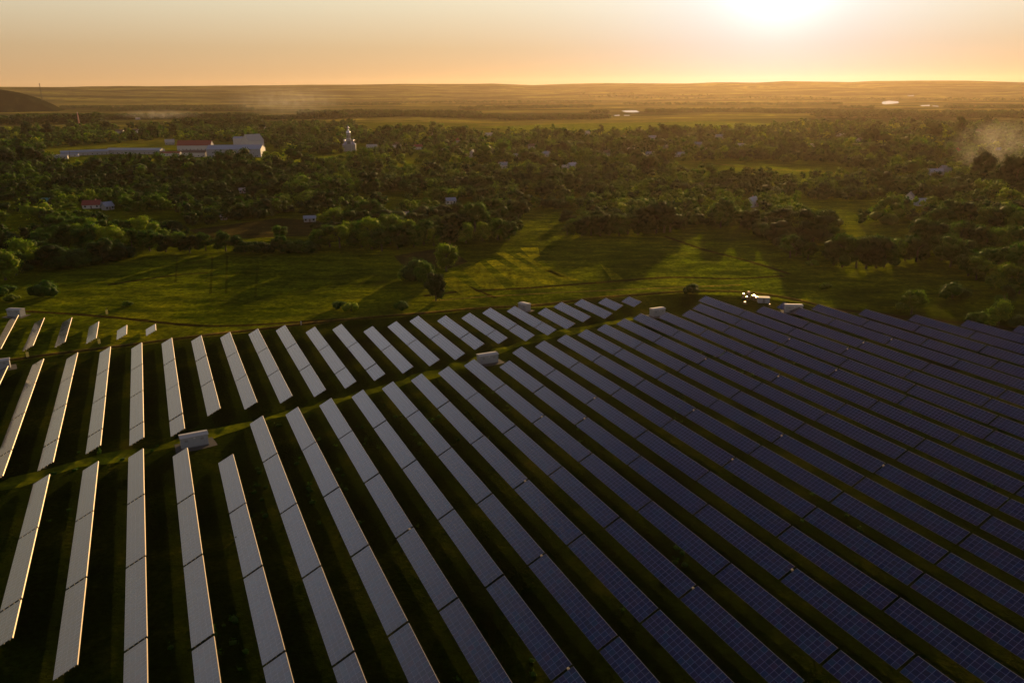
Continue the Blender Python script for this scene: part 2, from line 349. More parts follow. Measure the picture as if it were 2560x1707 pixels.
# ------------------------------------------------------------------ sheets on the ground
def sheet(name, pts, mat, z=0.01, px=True):
    P = [at(x, y) for x, y in pts] if px else [Vector((x, y, 0)) for x, y in pts]
    mb = MB().add([(p.x, p.y, z) for p in P], [tuple(range(len(P)))])
    o = mb.build(name, mat)
    me = o.data
    if me.polygons[0].normal.z < 0: me.flip_normals()
    return tag(o, kind='structure')
def ribbon(name, pts, width, mat, z=0.02, wob=0.4):
    P = [at(x, y) for x, y in pts]; Q = []
    for a, b in zip(P[:-1], P[1:]):
        n = max(2, int((b - a).length / 5))
        Q += [a.lerp(b, k / n) for k in range(n)]
    Q.append(P[-1])
    for _ in range(6):
        Q = [Q[0]] + [(Q[i - 1] + Q[i] * 2 + Q[i + 1]) / 4 for i in range(1, len(Q) - 1)] + [Q[-1]]
    vs, fs = [], []
    for i, q in enumerate(Q):
        d = (Q[min(i + 1, len(Q) - 1)] - Q[max(i - 1, 0)]).normalized(); s = Vector((-d.y, d.x, 0))
        wd = width / 2 * (1 + random.uniform(-wob, wob) * 0.5); o = random.uniform(-1, 1) * width * 0.08 * wob
        vs += [(q + s * (wd + o)).to_tuple()[:2] + (z,), (q - s * (wd - o)).to_tuple()[:2] + (z,)]
        if i: fs.append((2 * i - 2, 2 * i - 1, 2 * i + 1, 2 * i))
    o = MB().add(vs, fs).build(name, mat)
    if o.data.polygons[0].normal.z < 0: o.data.flip_normals()
    return tag(o, kind='structure')
def shade_turf():                                # weedy sward under the tables, colour darkened to stand for their shade
    mt, t, n, b = mat_new('shaded_weedy_turf'); p = wpos(t)
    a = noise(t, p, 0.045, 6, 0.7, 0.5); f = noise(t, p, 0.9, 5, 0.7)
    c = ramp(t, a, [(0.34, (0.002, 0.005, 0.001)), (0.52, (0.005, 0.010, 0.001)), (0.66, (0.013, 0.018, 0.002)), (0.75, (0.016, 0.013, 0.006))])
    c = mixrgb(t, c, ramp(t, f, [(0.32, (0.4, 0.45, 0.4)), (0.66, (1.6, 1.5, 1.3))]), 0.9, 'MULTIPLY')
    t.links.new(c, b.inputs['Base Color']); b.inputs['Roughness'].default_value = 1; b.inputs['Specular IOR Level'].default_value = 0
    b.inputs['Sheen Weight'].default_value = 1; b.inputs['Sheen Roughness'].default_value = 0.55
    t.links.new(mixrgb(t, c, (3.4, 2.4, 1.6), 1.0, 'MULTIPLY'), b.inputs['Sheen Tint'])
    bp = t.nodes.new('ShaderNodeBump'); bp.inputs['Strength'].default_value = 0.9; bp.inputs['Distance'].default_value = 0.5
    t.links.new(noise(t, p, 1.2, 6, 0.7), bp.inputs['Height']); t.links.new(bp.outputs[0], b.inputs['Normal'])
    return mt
M['shade_turf'] = shade_turf()
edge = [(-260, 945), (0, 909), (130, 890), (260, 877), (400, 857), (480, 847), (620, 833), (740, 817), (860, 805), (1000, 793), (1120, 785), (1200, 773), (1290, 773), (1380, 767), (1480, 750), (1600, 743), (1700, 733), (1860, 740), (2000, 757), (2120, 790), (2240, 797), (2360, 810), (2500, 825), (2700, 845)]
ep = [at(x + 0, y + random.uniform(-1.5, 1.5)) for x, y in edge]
sheet('farm_shade_turf', [(p.x, p.y) for p in ep] + [(420, 260), (330, 20), (60, -60), (-140, -40), (-230, 240)], M['shade_turf'], 0.008, False)  # dark sheet across the whole farm, shade of the rows in its colour
# mown strips in the meadow, ploughed plot, bright far field
STR = [((1155, 672), (1200, 655), (1265, 722), (1205, 722)), ((1215, 652), (1240, 650), (1345, 712), (1290, 714)), ((1240, 632), (1262, 630), (1395, 708), (1362, 711)),
       ((1290, 634), (1300, 632), (1425, 700), (1405, 704)), ((1300, 620), (1345, 618), (1350, 640), (1330, 650)), ((1360, 676), (1378, 674), (1460, 704), (1440, 706)), ((1500, 660), (1525, 672), (1560, 698), (1530, 700)), ((1100, 700), (1135, 690), (1200, 735), (1160, 742))]
for q in STR: sheet('mown_field', list(q), M['strip_a'], 0.03)
sheet('ploughed_field', [(985, 640), (1090, 622), (1150, 640), (1170, 655), (1120, 672), (1010, 668)], M['soil'], 0.02)
sheet('ploughed_field', [(470, 575), (700, 545), (800, 552), (770, 590), (520, 600)], M['soil'], 0.02)
sheet('crop_field', [(1180, 318), (1450, 309), (1760, 304), (2000, 312), (1900, 328), (1560, 332), (1380, 330)], M['crop'], 0.03)
sheet('crop_field', [(590, 405), (700, 388), (860, 392), (840, 410), (640, 425)], M['crop'], 0.03)
sheet('crop_field', [(900, 308), (1050, 305), (1200, 312), (1180, 322), (960, 326)], M['meadow'], 0.03)
# dirt tracks
TR1 = [(-60, 915), (0, 903), (130, 885), (260, 872), (400, 852), (480, 842), (620, 828), (740, 812), (860, 800), (1000, 788), (1120, 780), (1200, 768), (1290, 768), (1380, 762), (1480, 745), (1600, 738), (1700, 728), (1860, 728), (2000, 750), (2120, 785)]
ribbon('dirt_track', TR1, 3.4, M['track'], 0.02)
ribbon('track_rut', [(x, y - 3) for x, y in TR1], 0.9, M['rut'], 0.04, 1.0)
ribbon('dirt_track', [(60, 778), (200, 786), (330, 798), (480, 815), (560, 818), (700, 808), (860, 797)], 3.0, M['track'], 0.024)
ribbon('dirt_track', [(1060, 740), (1130, 728), (1300, 722), (1500, 706), (1700, 690), (1800, 700), (1960, 690)], 3.5, M['track'], 0.02)
ribbon('dirt_track', [(1080, 752), (1200, 742), (1400, 731), (1700, 718), (1850, 712)], 1.2, M['rut'], 0.03)
ribbon('ditch', [(2080, 772), (2140, 780), (2240, 790), (2360, 803), (2500, 818), (2700, 838)], 4.5, M['track'], 0.03, 0.2)
ribbon('dirt_track', [(1660, 590), (1760, 625), (1880, 655), (1975, 685)], 3.0, M['track'], 0.02)
ribbon('dirt_track', [(1780, 408), (1900, 424), (2050, 428), (2200, 450)], 5, M['rut'], 0.02)
ribbon('dirt_track', [(-40, 1232), (120, 1168), (380, 1130), (560, 1075), (700, 1040), (900, 985), (1120, 925), (1320, 850), (1500, 812), (1590, 795)], 4.5, M['meadow'], 0.02, 1.6)
for q in ([(443, 640), (439, 705)], [(531, 640), (526, 735)], [(568, 640), (565, 735)], [(645, 655), (638, 745)]): ribbon('field_ditch', q, 1.1, M['strip_b'], 0.016, 0.3)
ribbon('dirt_track', [(270, 712), (340, 702), (440, 686), (520, 682)], 2.0, M['track'], 0.018)
ribbon('dirt_track', [(1130, 700), (1200, 728), (1240, 745)], 2.0, M['track'], 0.018)
# ponds glinting far off
def at_t(px, py):
    r = ray(px, py); k = 1000 / math.hypot(r[0], r[1])
    while k * math.hypot(r[0], r[1]) < 11500:
        if HC + r[2] * k < float(height(r[0] * k, r[1] * k)): break
        k *= 1.004
    return Vector((r[0] * k, r[1] * k, 0))
def pond(pts, n):
    P = [at(x, y) for x, y in pts]; zz = 0.4 + max(float(height(p.x, p.y)) for p in P)
    mb = MB().add([(p.x, p.y, zz) for p in P], [tuple(range(len(P)))]); o = mb.build('pond', M['water'])
    if o.data.polygons[0].normal.z < 0: o.data.flip_normals()
    tag(o, kind='structure')
pond([(1553, 278), (1568, 276.5), (1590, 276.5), (1600, 281), (1585, 282), (1565, 281.5)], 0)
pond([(1534, 289), (1548, 288), (1550, 290), (1537, 290.5)], 0)
pond([(1560, 288.5), (1574, 288.5), (1574, 290), (1560, 290)], 0)
pond([(2204, 260), (2206, 255.5), (2222, 253), (2246, 255), (2247, 259), (2230, 261), (2212, 262)], 0)
pond([(2268, 248), (2284, 247.5), (2284, 250), (2268, 250)], 0)
pond([(2299, 264), (2324, 263), (2325, 266), (2304, 266)], 0)
pond([(2330, 264.5), (2346, 265.5), (2346, 267.5), (2334, 266.5)], 0)

# ------------------------------------------------------------------ solar tables
TW, TILT, ZT = 4.0, R(26.8), 2.4
Dv = Vector((math.sin(AZ), math.cos(AZ), 0)); Nv = Vector((math.cos(AZ), -math.sin(AZ), 0)); RZ = -AZ
ct, st_ = math.cos(TILT), math.sin(TILT)
TT = Matrix(((ct, 0, -st_, 0), (0, 1, 0, 0), (st_, 0, ct, ZT), (0, 0, 0, 1)))   # slope frame: x up the slope (0 = high edge), z off the face
_pc = {}
def table_meshes(n):
    if n in _pc: return _pc[n]
    L = n * COLW
    vs = [TT @ Vector(p) for p in ((-TW, -L / 2, 0.006), (0, -L / 2, 0.006), (0, L / 2, 0.006), (-TW, L / 2, 0.006))]
    me = MB().add(vs, [(0, 1, 2, 3)]).mesh('module_surface', M['panel'])
    uvl = me.uv_layers.new(name='UVMap')
    for li, c in zip(range(4), ((0, 0), (0, TW), (L, TW), (L, 0))): uvl.data[li].uv = c
    e = 0.02
    fr = MB().box(-TW - e, 0.0, -L / 2 - e, L / 2 + e, -0.05, 0.0, TT).mesh('frame', M['steel'])
    rail = MB().box(0.004, 0.06, -L / 2, L / 2, -0.22, 0.012, TT).mesh('edge_rail', M['alu'])
    k = MB()
    for x in (-0.6, -1.6, -2.5, -3.5): k.box(x - 0.04, x + 0.04, -L / 2 + 0.1, L / 2 - 0.1, -0.28, -0.205, TT)
    ys = [(-L / 2 + L * (i + 0.5) / max(2, round(n / 5))) for i in range(max(2, round(n / 5)))]
    for y in ys: k.box(-TW + 0.3, -0.3, y - 0.05, y + 0.05, -0.40, -0.285, TT)
    rk = k.mesh('rack', M['steel'])
    zm = ZT - 2.3 * st_ - 0.35
    po = MB().tube([(0.09, -0.1), (0.09, zm)], 6).mesh('post', M['steel'])
    _pc[n] = (me, fr, rk, po, ys, rail); return _pc[n]
bm_ = MB()  # rounded and gold-toned so that a sun glint always shows on it
bm_.tube([(0.0, -0.30), (0.17, -0.29), (0.24, -0.20), (0.26, 0.0), (0.22, 0.15), (0.13, 0.24), (0.0, 0.27)], 12); bm_.v = [TT @ (Vector(v) + Vector((-0.8, 0, -0.12))) for v in bm_.v]
BOXM = bm_.mesh('combiner_box', M['glint'], True)
TCOUNT = []
def table(t, s0, s1, label, group, box=False):
    L = s0 - s1; n = max(3, round(L / COLW)); me, fr, rk, po, ys, rail = table_meshes(n)
    c = Dv * ((s0 + s1) / 2) + Nv * t
    r = empty('solar_table', (c.x, c.y, random.uniform(-.06, .06)), RZ, (1, L / (n * COLW), 1)); r.rotation_euler = (random.uniform(-.0025, .0025), random.uniform(-.009, .009), RZ + random.uniform(-.001, .001))
    link('module_surface', me, r); link('frame', fr, r); link('rack', rk, r); link('edge_rail', rail, r)
    for y in ys: link('post', po, r, (-2.3 * ct, y, 0))
    if box: link('combiner_box', BOXM, r, (0, -n * COLW / 2 - 0.22, 0))
    tag(r, label, 'solar panel', group); TCOUNT.append(label)
GAP = 0.62
B_FAR = [(-54.9, [364.0, 339.6, 315.6]), (-45.0, [355.0, 339.7, 314.7]), (-35.0, [350.8, 339.7, 315.0]), (-25.0, [339.6, 315.3]), (-14.95, [329.4, 315.9]), (-4.95, [326.3, 316.6])]
B_MID = [(-50.0, [293.4, 267.6, 241.5]), (-40.05, [296.7, 270.9, 244.9, 218.2, 202.3]), (-30.0, [299.2, 273.2, 247.2, 220.9, 205.8]), (-19.9, [301.9, 276.2, 249.6, 223.3, 211.6]), (-9.85, [302.4, 276.6, 249.7, 223.8, 212.2]),
         (.1, [303.6, 277.4, 251.6, 225.6, 214.0]), (10.05, [302.4, 277.0, 250.8, 224.7]), (20.1, [302.5, 277.3, 251.1, 225.2]), (30.15, [302.5, 277.2, 251.5, 225.8]), (40.2, [303.2, 278.1, 252.4, 226.9]),
         (50.15, [296.2, 271.1, 244.9, 230.0]), (60.1, [295.5, 270.2, 244.4, 233.1]), (70.15, [287.5, 261.8, 235.8]), (80.2, [290.0, 264.1, 238.8]), (90.25, [294.0, 267.9, 241.6]), (100.2, [289.6, 263.6, 248.7]),
         (110.4, [289.4, 263.0, 251.5]), (120.7, [292.7, 266.2, 250.4]), (130.9, [291.0, 264.7, 253.2]), (141.05, [282.9, 257.3]), (151.2, [288.5, 263.0]), (161.5, [289.4, 263.9]), (171.5, [286.6, 272.2]), (181.8, [284.5, 274.3])]
B_LOW = [(-30.1, [198.9, 172.7, 146.2, 134.3], 0), (-20.0, [202.0, 175.7, 149.0, 122.7], 0), (-10.0, [205.1, 179.0, 152.0, 125.7], 1), (.1, [200.9, 174.7, 147.9, 121.7], 1), (10.15, [192.4, 165.4, 139.1, 112.7], 1),
         (20.2, [214.4, 188.1, 160.7, 134.5, 108.1], 1), (30.2, [217.0, 191.0, 164.3, 137.8, 111.5], 1), (40.2, [219.8, 194.0, 167.1, 140.8, 114.5], 1), (50.3, [222.6, 197.1, 170.3, 144.0, 117.5, 90.7], 1),
         (60.4, [225.7, 200.2, 173.4, 147.0, 120.7, 93.8], 1), (70.5, [228.5, 203.0, 176.6, 149.8, 123.8, 97.0], 1), (80.6, [231.7, 206.0, 179.0, 152.4, 126.4, 100.0, 73.0], 1), (90.7, [234.8, 209.1, 182.2, 155.8, 129.6, 103.2, 76.4], 1),
         (100.7, [228.4, 202.6, 176.2, 149.6, 123.2, 96.9, 70.4], 1), (110.7, [240.4, 214.6, 188.2, 161.8, 135.8, 108.9, 82.4], 1), (120.9, [243.4, 217.6, 191.2, 164.9, 139.1, 112.4, 85.7], 1), (131.2, [246.5, 220.5, 194.5, 168.6, 141.9, 115.2, 88.6], 1),
         (141.2, [249.2, 223.6, 197.3, 171.5, 144.8, 118.4, 91.6], 1), (151.3, [252.4, 226.5, 200.3, 174.3, 148.1, 121.5, 94.6], 1), (161.7, [255.6, 229.8, 203.5, 177.1, 151.1, 124.5, 97.9], 1), (171.6, [259.3, 233.2, 206.3, 180.1, 153.8, 127.5], 1),
         (181.7, [256.4, 230.2, 204.0, 177.8, 151.4, 125.3], 1), (192.1, [255.2, 229.5, 203.3, 176.8, 150.7, 123.7], 1), (202.2, [261.9, 235.8, 208.7, 182.6, 156.3, 129.8], 1), (212.2, [271.4, 245.3, 217.7, 191.6, 165.8, 139.1], 1),
         (222.8, [247.3, 221.3, 194.6, 168.3, 142.0], 1), (234.6, [248.5, 220.5, 193.1, 166.6], 1), (245.2, [239.9, 213.7, 187.4, 160.6], 1), (256.8, [226.2, 200.0, 173.5], 1), (267.8, [211.8, 186.0], 1), (279.2, [198.0], 1), (290.0, [184.7], 1), (300.5, [171.5], 1)]
BOXES = {(12, 1), (13, 1), (14, 1), (17, 3), (16, 2), (19, 1), (20, 2), (22, 2), (23, 1), (25, 1), (26, 1), (24, 2), (11, 4), (13, 4), (15, 3), (8, 4), (6, 4), (9, 3), (7, 2), (10, 2), (18, 4)}
def visible(t, s0, s1):
    for s in (s0, (s0 + s1) / 2, s1):
        for dx in (0, -3.6):
            p = Dv * s + Nv * (t + dx); x, y, d = proj(p.x, p.y, 2)
            if d > 5 and -30 < x < 2590 and y < 1737: return True
    return False
ORDL = lambda k, n: 'nearest' if (k == n - 1 and n > 1) else ordw(k + 1)
for bi, (blk, nm) in enumerate(((B_FAR, 'small far-left block'), (B_MID, 'middle block'), (B_LOW, 'large front block'))):
    rows = []
    for row in blk:
        t, br = row[0], list(row[1])
        if len(row) > 2 and row[2]:
            while br[-1] > 20: br.append(br[-1] - 26.55)
        seg = [(a, b) for a, b in zip(br[:-1], br[1:]) if visible(t, a, b)]
        if seg: rows.append((t, seg, br))
    for ri, (t, seg, br) in enumerate(rows):
        for k, (a, b) in enumerate(seg):
            short = a - b < 22
            lab = '%ssolar panel table, %s from far end, %s row from left, %s' % ('short ' if short else '', ordw(k + 1), ordw(ri + 1), nm)
            table(t, a - (GAP / 2 if k else 0), b + GAP / 2, lab, 'tables of solar panels in the %s' % nm, bi == 2 and (ri, k) in BOXES)
print('TABLES', len(TCOUNT), len(set(TCOUNT)))

# ------------------------------------------------------------------ transformer kiosks, posts, pile
def kiosk(px, py, label, L=6.6, W=2.9, H=2.9, rz=RZ, warm=False):
    p = at(px, py); c_, s_ = math.cos(rz), math.sin(rz)
    sheet('gravel_pad', [(p.x + x * c_ - y * s_, p.y + x * s_ + y * c_) for x, y in ((-L * .75, -W * 1.1), (0, -W * 1.3), (L * .8, -W * 1.0), (L * .72, W), (-L * .7, W * .95))], M['pad'], 0.035, False)
    r = empty('transformer_kiosk', p, rz); tag(r, label, 'kiosk', 'white transformer kiosks beside the tracks')
    MB().box(-L / 2, L / 2, -W / 2, W / 2, 0.25, H).build('body', M['white'], r)
    MB().box(-L / 2 - 0.1, L / 2 + 0.1, -W / 2 - 0.1, W / 2 + 0.1, 0, 0.246).build('plinth', M['vent'], r)
    a, b = L / 2 + 0.2, W / 2 + 0.2
    vs = [(-a, -b, H + .004), (a, -b, H + .004), (a, b, H + .004), (-a, b, H + .004), (-a, -b, H + 0.12), (a, -b, H + 0.12), (a, b, H + 0.12), (-a, b, H + 0.12), (-a, 0, H + 0.42), (a, 0, H + 0.42)]
    MB().add(vs, [(3, 2, 1, 0), (0, 1, 5, 4), (2, 3, 7, 6), (4, 5, 9, 8), (6, 7, 8, 9), (1, 2, 6, 9, 5), (3, 0, 4, 8, 7)]).build('roof', M['roofw'], r)
    for x in (-L * 0.3, L * 0.28):
        d = MB().box(x - 0.65, x + 0.65, -W / 2 - 0.05, -W / 2 - 0.002, 0.35, H - 0.35).build('door', M['white'], r)
        MB().box(x + 0.45, x + 0.52, -W / 2 - 0.1, -W / 2 - 0.052, 1.2, 1.5).build('handle', M['vent'], d)
        v = MB()
        for k in range(5): v.box(x - 0.4, x + 0.4, -W / 2 - 0.09, -W / 2 - 0.052, H - 1.1 + k * 0.12, H - 1.04 + k * 0.12)
        v.build('louvre', M['vent'], r)
    la = MB().box(-0.25, 0.25, -W / 2 - 0.12, -W / 2 - 0.003, H - 0.5, H - 0.25).build('lamp', M['box'], r)
kiosk(487, 1112, 'white kiosk on the grass strip between the middle and front blocks, left of centre', rz=RZ + R(4))
kiosk(1219, 906, 'white kiosk at the right end of the middle block, beside the grass strip')
kiosk(1311, 776, 'small white kiosk standing behind the far ends of the middle block rows', L=4.4, rz=RZ + R(-70))
kiosk(1643, 789, 'white kiosk with sunlit roof between the middle block and the right rows', L=5.6)
kiosk(1983, 780, 'white kiosk behind the right rows with a glowing sunlit roof edge', L=6.6, rz=R(-6))
kiosk(42, 790, 'bluish white kiosk at the far left beside the small block', L=6.0, rz=R(-10))
kiosk(-2, 922, 'white kiosk cut off by the left picture edge', L=6.6, rz=RZ + R(4))
for x, y, lab in ((268, 788, 'post with board coloured as sunlit on the track behind the small far-left block'), (249, 862, 'post with board coloured as sunlit in front of the fourth small far-left row'), (70, 895, 'post with board coloured as sunlit at the left beside the lower dirt track')):
    p = at(x, y); r = empty('marker_post', p, R(40)); tag(r, lab, 'post', 'posts with boards coloured as sunlit')
    MB().tube([(0.07, 0), (0.05, 3.2)], 6).build('pole', M['steel'], r)
    MB().box(-0.45, 0.45, -0.1, -0.055, 0.5, 2.2).build('board', M['yellow'], r)  # sunlit plate: the gold of the sun is put into its colour
for x, y, lab in ((753, 812, 'small white post beside the track behind the middle block'),):
    p = at(x, y); r = empty('marker_post', p); tag(r, lab, 'post')
    MB().tube([(0.22, 0), (0.22, 1.3), (0.1, 1.5)], 8).build('pole', M['white'], r)
# pallets wrapped in shining film, and sheets, heaped at the field edge
def bundle(x, y, sx, sy, h, lab, seed):
    rr = random.Random(seed); p = at(x, y); r = empty('wrapped_pallet', p, rr.uniform(0, 3)); tag(r, lab, 'pallet', 'film wrapped pallets at the field edge')
    mb = MB(); n = 7; vs = []
    for k in range(n):
        for j in range(14):
            a = 2 * math.pi * j / 14; f = 1 / max(abs(math.cos(a)), abs(math.sin(a))) ** 0.75
            z = h * k / (n - 1); sc = (1 - 0.35 * (k / (n - 1)) ** 3) * rr.uniform(0.88, 1.08)
            vs.append((sx / 2 * math.cos(a) * f * sc, sy / 2 * math.sin(a) * f * sc, 0.15 + z * rr.uniform(0.95, 1.05)))
    fs = [(k * 14 + j, k * 14 + (j + 1) % 14, (k + 1) * 14 + (j + 1) % 14, (k + 1) * 14 + j) for k in range(n - 1) for j in range(14)] + [tuple(range((n - 1) * 14, n * 14))]
    MB().add(vs, fs).build('film_wrap', M['foil'], r)
    pl = MB()
    for q in (-0.4, 0, 0.4): pl.box(q * sx - 0.06, q * sx + 0.06, -sy / 2, sy / 2, 0, 0.11)
    pl.box(-sx / 2, sx / 2, -sy / 2, sy / 2, 0.112, 0.145); pl.build('pallet_base', M['wood'], r)
for i, (x, y, sx, sy, h, lab) in enumerate([(1858, 745, 2.4, 1.6, 2.0, 'glinting wrapped pallet, far left of the heap at the field edge'), (1868, 750, 2.2, 1.6, 1.4, 'low shining wrapped pallet, second from left in the heap'),
        (1871, 742, 1.8, 1.8, 2.2, 'tall shining wrapped pallet at the back of the heap'), (1884, 749, 2.6, 1.9, 1.8, 'brightest wrapped pallet in the middle of the heap'), (1892, 752, 2.4, 1.8, 1.6, 'shining pallet right of the brightest one in the heap'),
        (1862, 760, 1.5, 1.2, 0.9, 'small wrapped pallet in front of the left heap end'), (1923, 764, 1.0, 0.8, 0.6, 'tiny shining bundle alone right of the heap')]):
    bundle(x, y, sx, sy, h, lab, 50 + i)
p = at(1908, 756); r = empty('site_shed', p, R(-8)); tag(r, 'low dark shed with shining flat roof right of the pallet heap', 'shed')
MB().box(-2.3, 2.3, -1.4, 1.4, 0, 2.3).build('wall', M['grey'], r); MB().box(-2.5, 2.5, -1.6, 1.6, 2.304, 2.42).build('roof', M['vent'], r); MB().box(-0.5, 0.5, -1.45, -1.404, 0.05, 2.0).build('door', M['vent'], r)

# ------------------------------------------------------------------ buildings
def house(px, py, L, W, H, rh, rz, wall, roof, label, name='house', cat='house', nwin=3, chim=True, group='village houses among the trees'):
    p = at(px, py); r = empty(name, p, rz); tag(r, label, cat, group)
    g = [(-L / 2, -W / 2, 0), (L / 2, -W / 2, 0), (L / 2, W / 2, 0), (-L / 2, W / 2, 0), (-L / 2, -W / 2, H), (L / 2, -W / 2, H), (L / 2, W / 2, H), (-L / 2, W / 2, H), (-L / 2, 0, H + rh), (L / 2, 0, H + rh)]
    MB().add(g, [(3, 2, 1, 0), (0, 1, 5, 4), (2, 3, 7, 6), (1, 2, 6, 9, 5), (3, 0, 4, 8, 7)]).build('wall', M[wall], r)
    o = 0.45; k = rh / (W / 2); a = L / 2 + o; z0 = H - o * k + .02; b = W / 2 + o; th = 0.18
    vs = [(-a, -b, z0), (a, -b, z0), (a, 0, H + rh + .02), (-a, 0, H + rh + .02), (a, b, z0), (-a, b, z0)]
    vs += [(x, y, z + th) for x, y, z in vs]
    ro = MB().add(vs, [(3, 2, 1, 0), (5, 4, 2, 3), (6, 7, 8, 9), (9, 8, 10, 11), (0, 1, 7, 6), (4, 5, 11, 10), (1, 2, 8, 7), (2, 4, 10, 8), (3, 0, 6, 9), (5, 3, 9, 11)]).build('roof', M[roof], r)
    if chim: MB().box(L * 0.18, L * 0.18 + 0.7, W * 0.08, W * 0.08 + 0.7, H + rh * 0.6, H + rh + 0.9).build('chimney', M['brick'], ro)
    for i in range(nwin):
        x = -L / 2 + L * (i + 0.5) / nwin
        if i == nwin // 2 and nwin > 1:
            MB().box(x - 0.5, x + 0.5, -W / 2 - 0.04, -W / 2 - 0.003, 0.05, 2.1).build('door', M['brown'], r)
        else:
            wd = MB().box(x - 0.6, x + 0.6, -W / 2 - 0.04, -W / 2 - 0.003, 1.0, min(H - .3, 2.4)).build('window', M['glass'], r)
    return r
HS = [(425, 362, 15, 11, 4.5, 4.5, 0.4, 'white', 'roofw', 'white gabled house left of the long red-roofed building'), (300, 334, 16, 9, 5, 3, 0.1, 'white', 'brown', 'white house half hidden in trees above the long shed'), (340, 332, 14, 9, 5, 3, -0.2, 'plaster', 'brown', 'cream house beside the white one above the long shed'),
    (656, 324, 12, 9, 5, 4, 0.8, 'white', 'roofw', 'small pale gable in trees above the big grey hall'), (126, 512, 11, 8, 3, 2.5, 0.5, 'plaster', 'green', 'green-roofed cottage in the dark wood at lower left'), (232, 520, 13, 8, 3, 3, 0.2, 'plaster', 'red', 'red-roofed cottage in the dark wood at lower left'),
    (270, 524, 7, 6, 3, 3.0, 1.0, 'white', 'blue', 'tiny white gabled hut right of the red-roofed cottage'), (606, 483, 5, 4, 3, 1.5, 0.4, 'white', 'roofw', 'tiny white hut alone in the dark wood'), (775, 554, 8, 5, 2.6, 1.5, 0.2, 'white', 'blue', 'low white hut behind the hedge, left of the brown trees'),
    (560, 549, 4, 4, 2.4, 1.2, 0.2, 'white', 'roofw', 'tiny white shed at the dark ploughed plot'), (930, 373, 16, 12, 3.5, 3.5, 0.1, 'white', 'roofw', 'low house with bright white roof right of the church'), (988, 370, 12, 9, 5, 3, 0.5, 'plaster', 'brown', 'brown-roofed house right of the white-roofed one by the church'),
    (1075, 337, 9, 8, 4, 3, 0.7, 'white', 'brown', 'small white house between tall trees right of the church'), (1222, 343, 14, 10, 4, 4, 0.3, 'white', 'roofw', 'white-roofed house at the near edge of the green field'), (1182, 393, 10, 8, 6, 3, 1.3, 'plaster', 'blue', 'narrow pale house among the central trees'),
    (1258, 421, 10, 8, 4, 3, 0.2, 'plaster', 'grey', 'grey-roofed house deep in the central wood'), (1430, 421, 12, 8, 3.5, 3, 0.8, 'white', 'blue', 'white house with blue roof on the slope above the copse'), (1412, 424, 6, 5, 3, 2, 0.2, 'white', 'roofw', 'little white shed touching the blue-roofed slope house'),
    (1468, 338, 9, 7, 4, 4, 0.5, 'white', 'roofw', 'steep bright roof left of the tall poplar by the green field'), (1630, 350, 15, 9, 4, 3.5, 0.1, 'plaster', 'blue', 'long grey-roofed house below the big round trees'), (1622, 391, 18, 8, 3.5, 2.5, 0.05, 'white', 'blue', 'long low building in trees, right of centre'),
    (1695, 392, 16, 8, 3.5, 2.5, 0.0, 'white', 'blue', 'second long low building in trees, further right'), (1012, 548, 12, 7, 3, 2, 0.1, 'white', 'roofw', 'low pale hut with white roof among the brown trees'), (1126, 510, 8, 6, 3, 2, 0.3, 'plaster', 'blue', 'small hut in trees above the tall central tree'),
    (1800, 347, 16, 10, 4, 3.5, 0.1, 'plaster', 'blue', 'house with grey roof below the glowing sun'), (2102, 341, 17, 7, 3, 2, 0.0, 'white', 'roofw', 'low pale roof among trees right of the sun'), (2290, 364, 13, 9, 4, 3, 0.1, 'plaster', 'blue', 'blue-roofed house among the right-hand trees'),
    (2210, 367, 12, 9, 4, 3, -0.2, 'plaster', 'blue', 'smaller blue-roofed house left of the other right-hand one'), (2442, 333, 12, 8, 4, 3, 0.1, 'plaster', 'brown', 'far brown-roofed house near the right horizon trees'), (2335, 438, 16, 8, 4, 2.5, 0.1, 'white', 'blue', 'long pale house left of the smoke'),
    (2362, 433, 9, 8, 5, 3, 0.1, 'white', 'blue', 'taller blue-walled house touching the long pale one'), (1880, 516, 12, 8, 3.2, 4, 0.9, 'plaster', 'blue', 'gabled barn alone under the sun in the wood edge'), (2273, 500, 9, 6, 3, 3.5, 1.0, 'plaster', 'roofw', 'shed with golden gleaming roof slope at right'),
    (2301, 514, 8, 6, 3.5, 2, 0.1, 'white', 'blue', 'pale hut right of the gleaming shed'), (2532, 470, 12, 7, 3, 2.5, 0.2, 'plaster', 'brown', 'house beneath the smoke at the right edge'), (2450, 366, 10, 7, 3.5, 2.5, 0.4, 'white', 'roofw', 'small white-roofed house above the smoke'),
    (2545, 375, 14, 8, 4, 3, 0.1, 'plaster', 'blue', 'grey-roofed house at the right edge above the smoke'), (1760, 375, 11, 8, 4, 3, 0.6, 'plaster', 'brown', 'brown-roofed house left of the sunbeam in the village'), (1330, 372, 11, 8, 4, 3, 0.2, 'plaster', 'brown', 'brown-roofed house below the green field, centre')]
for h in HS: house(*h[:-1], h[-1], chim=h[2] > 9)
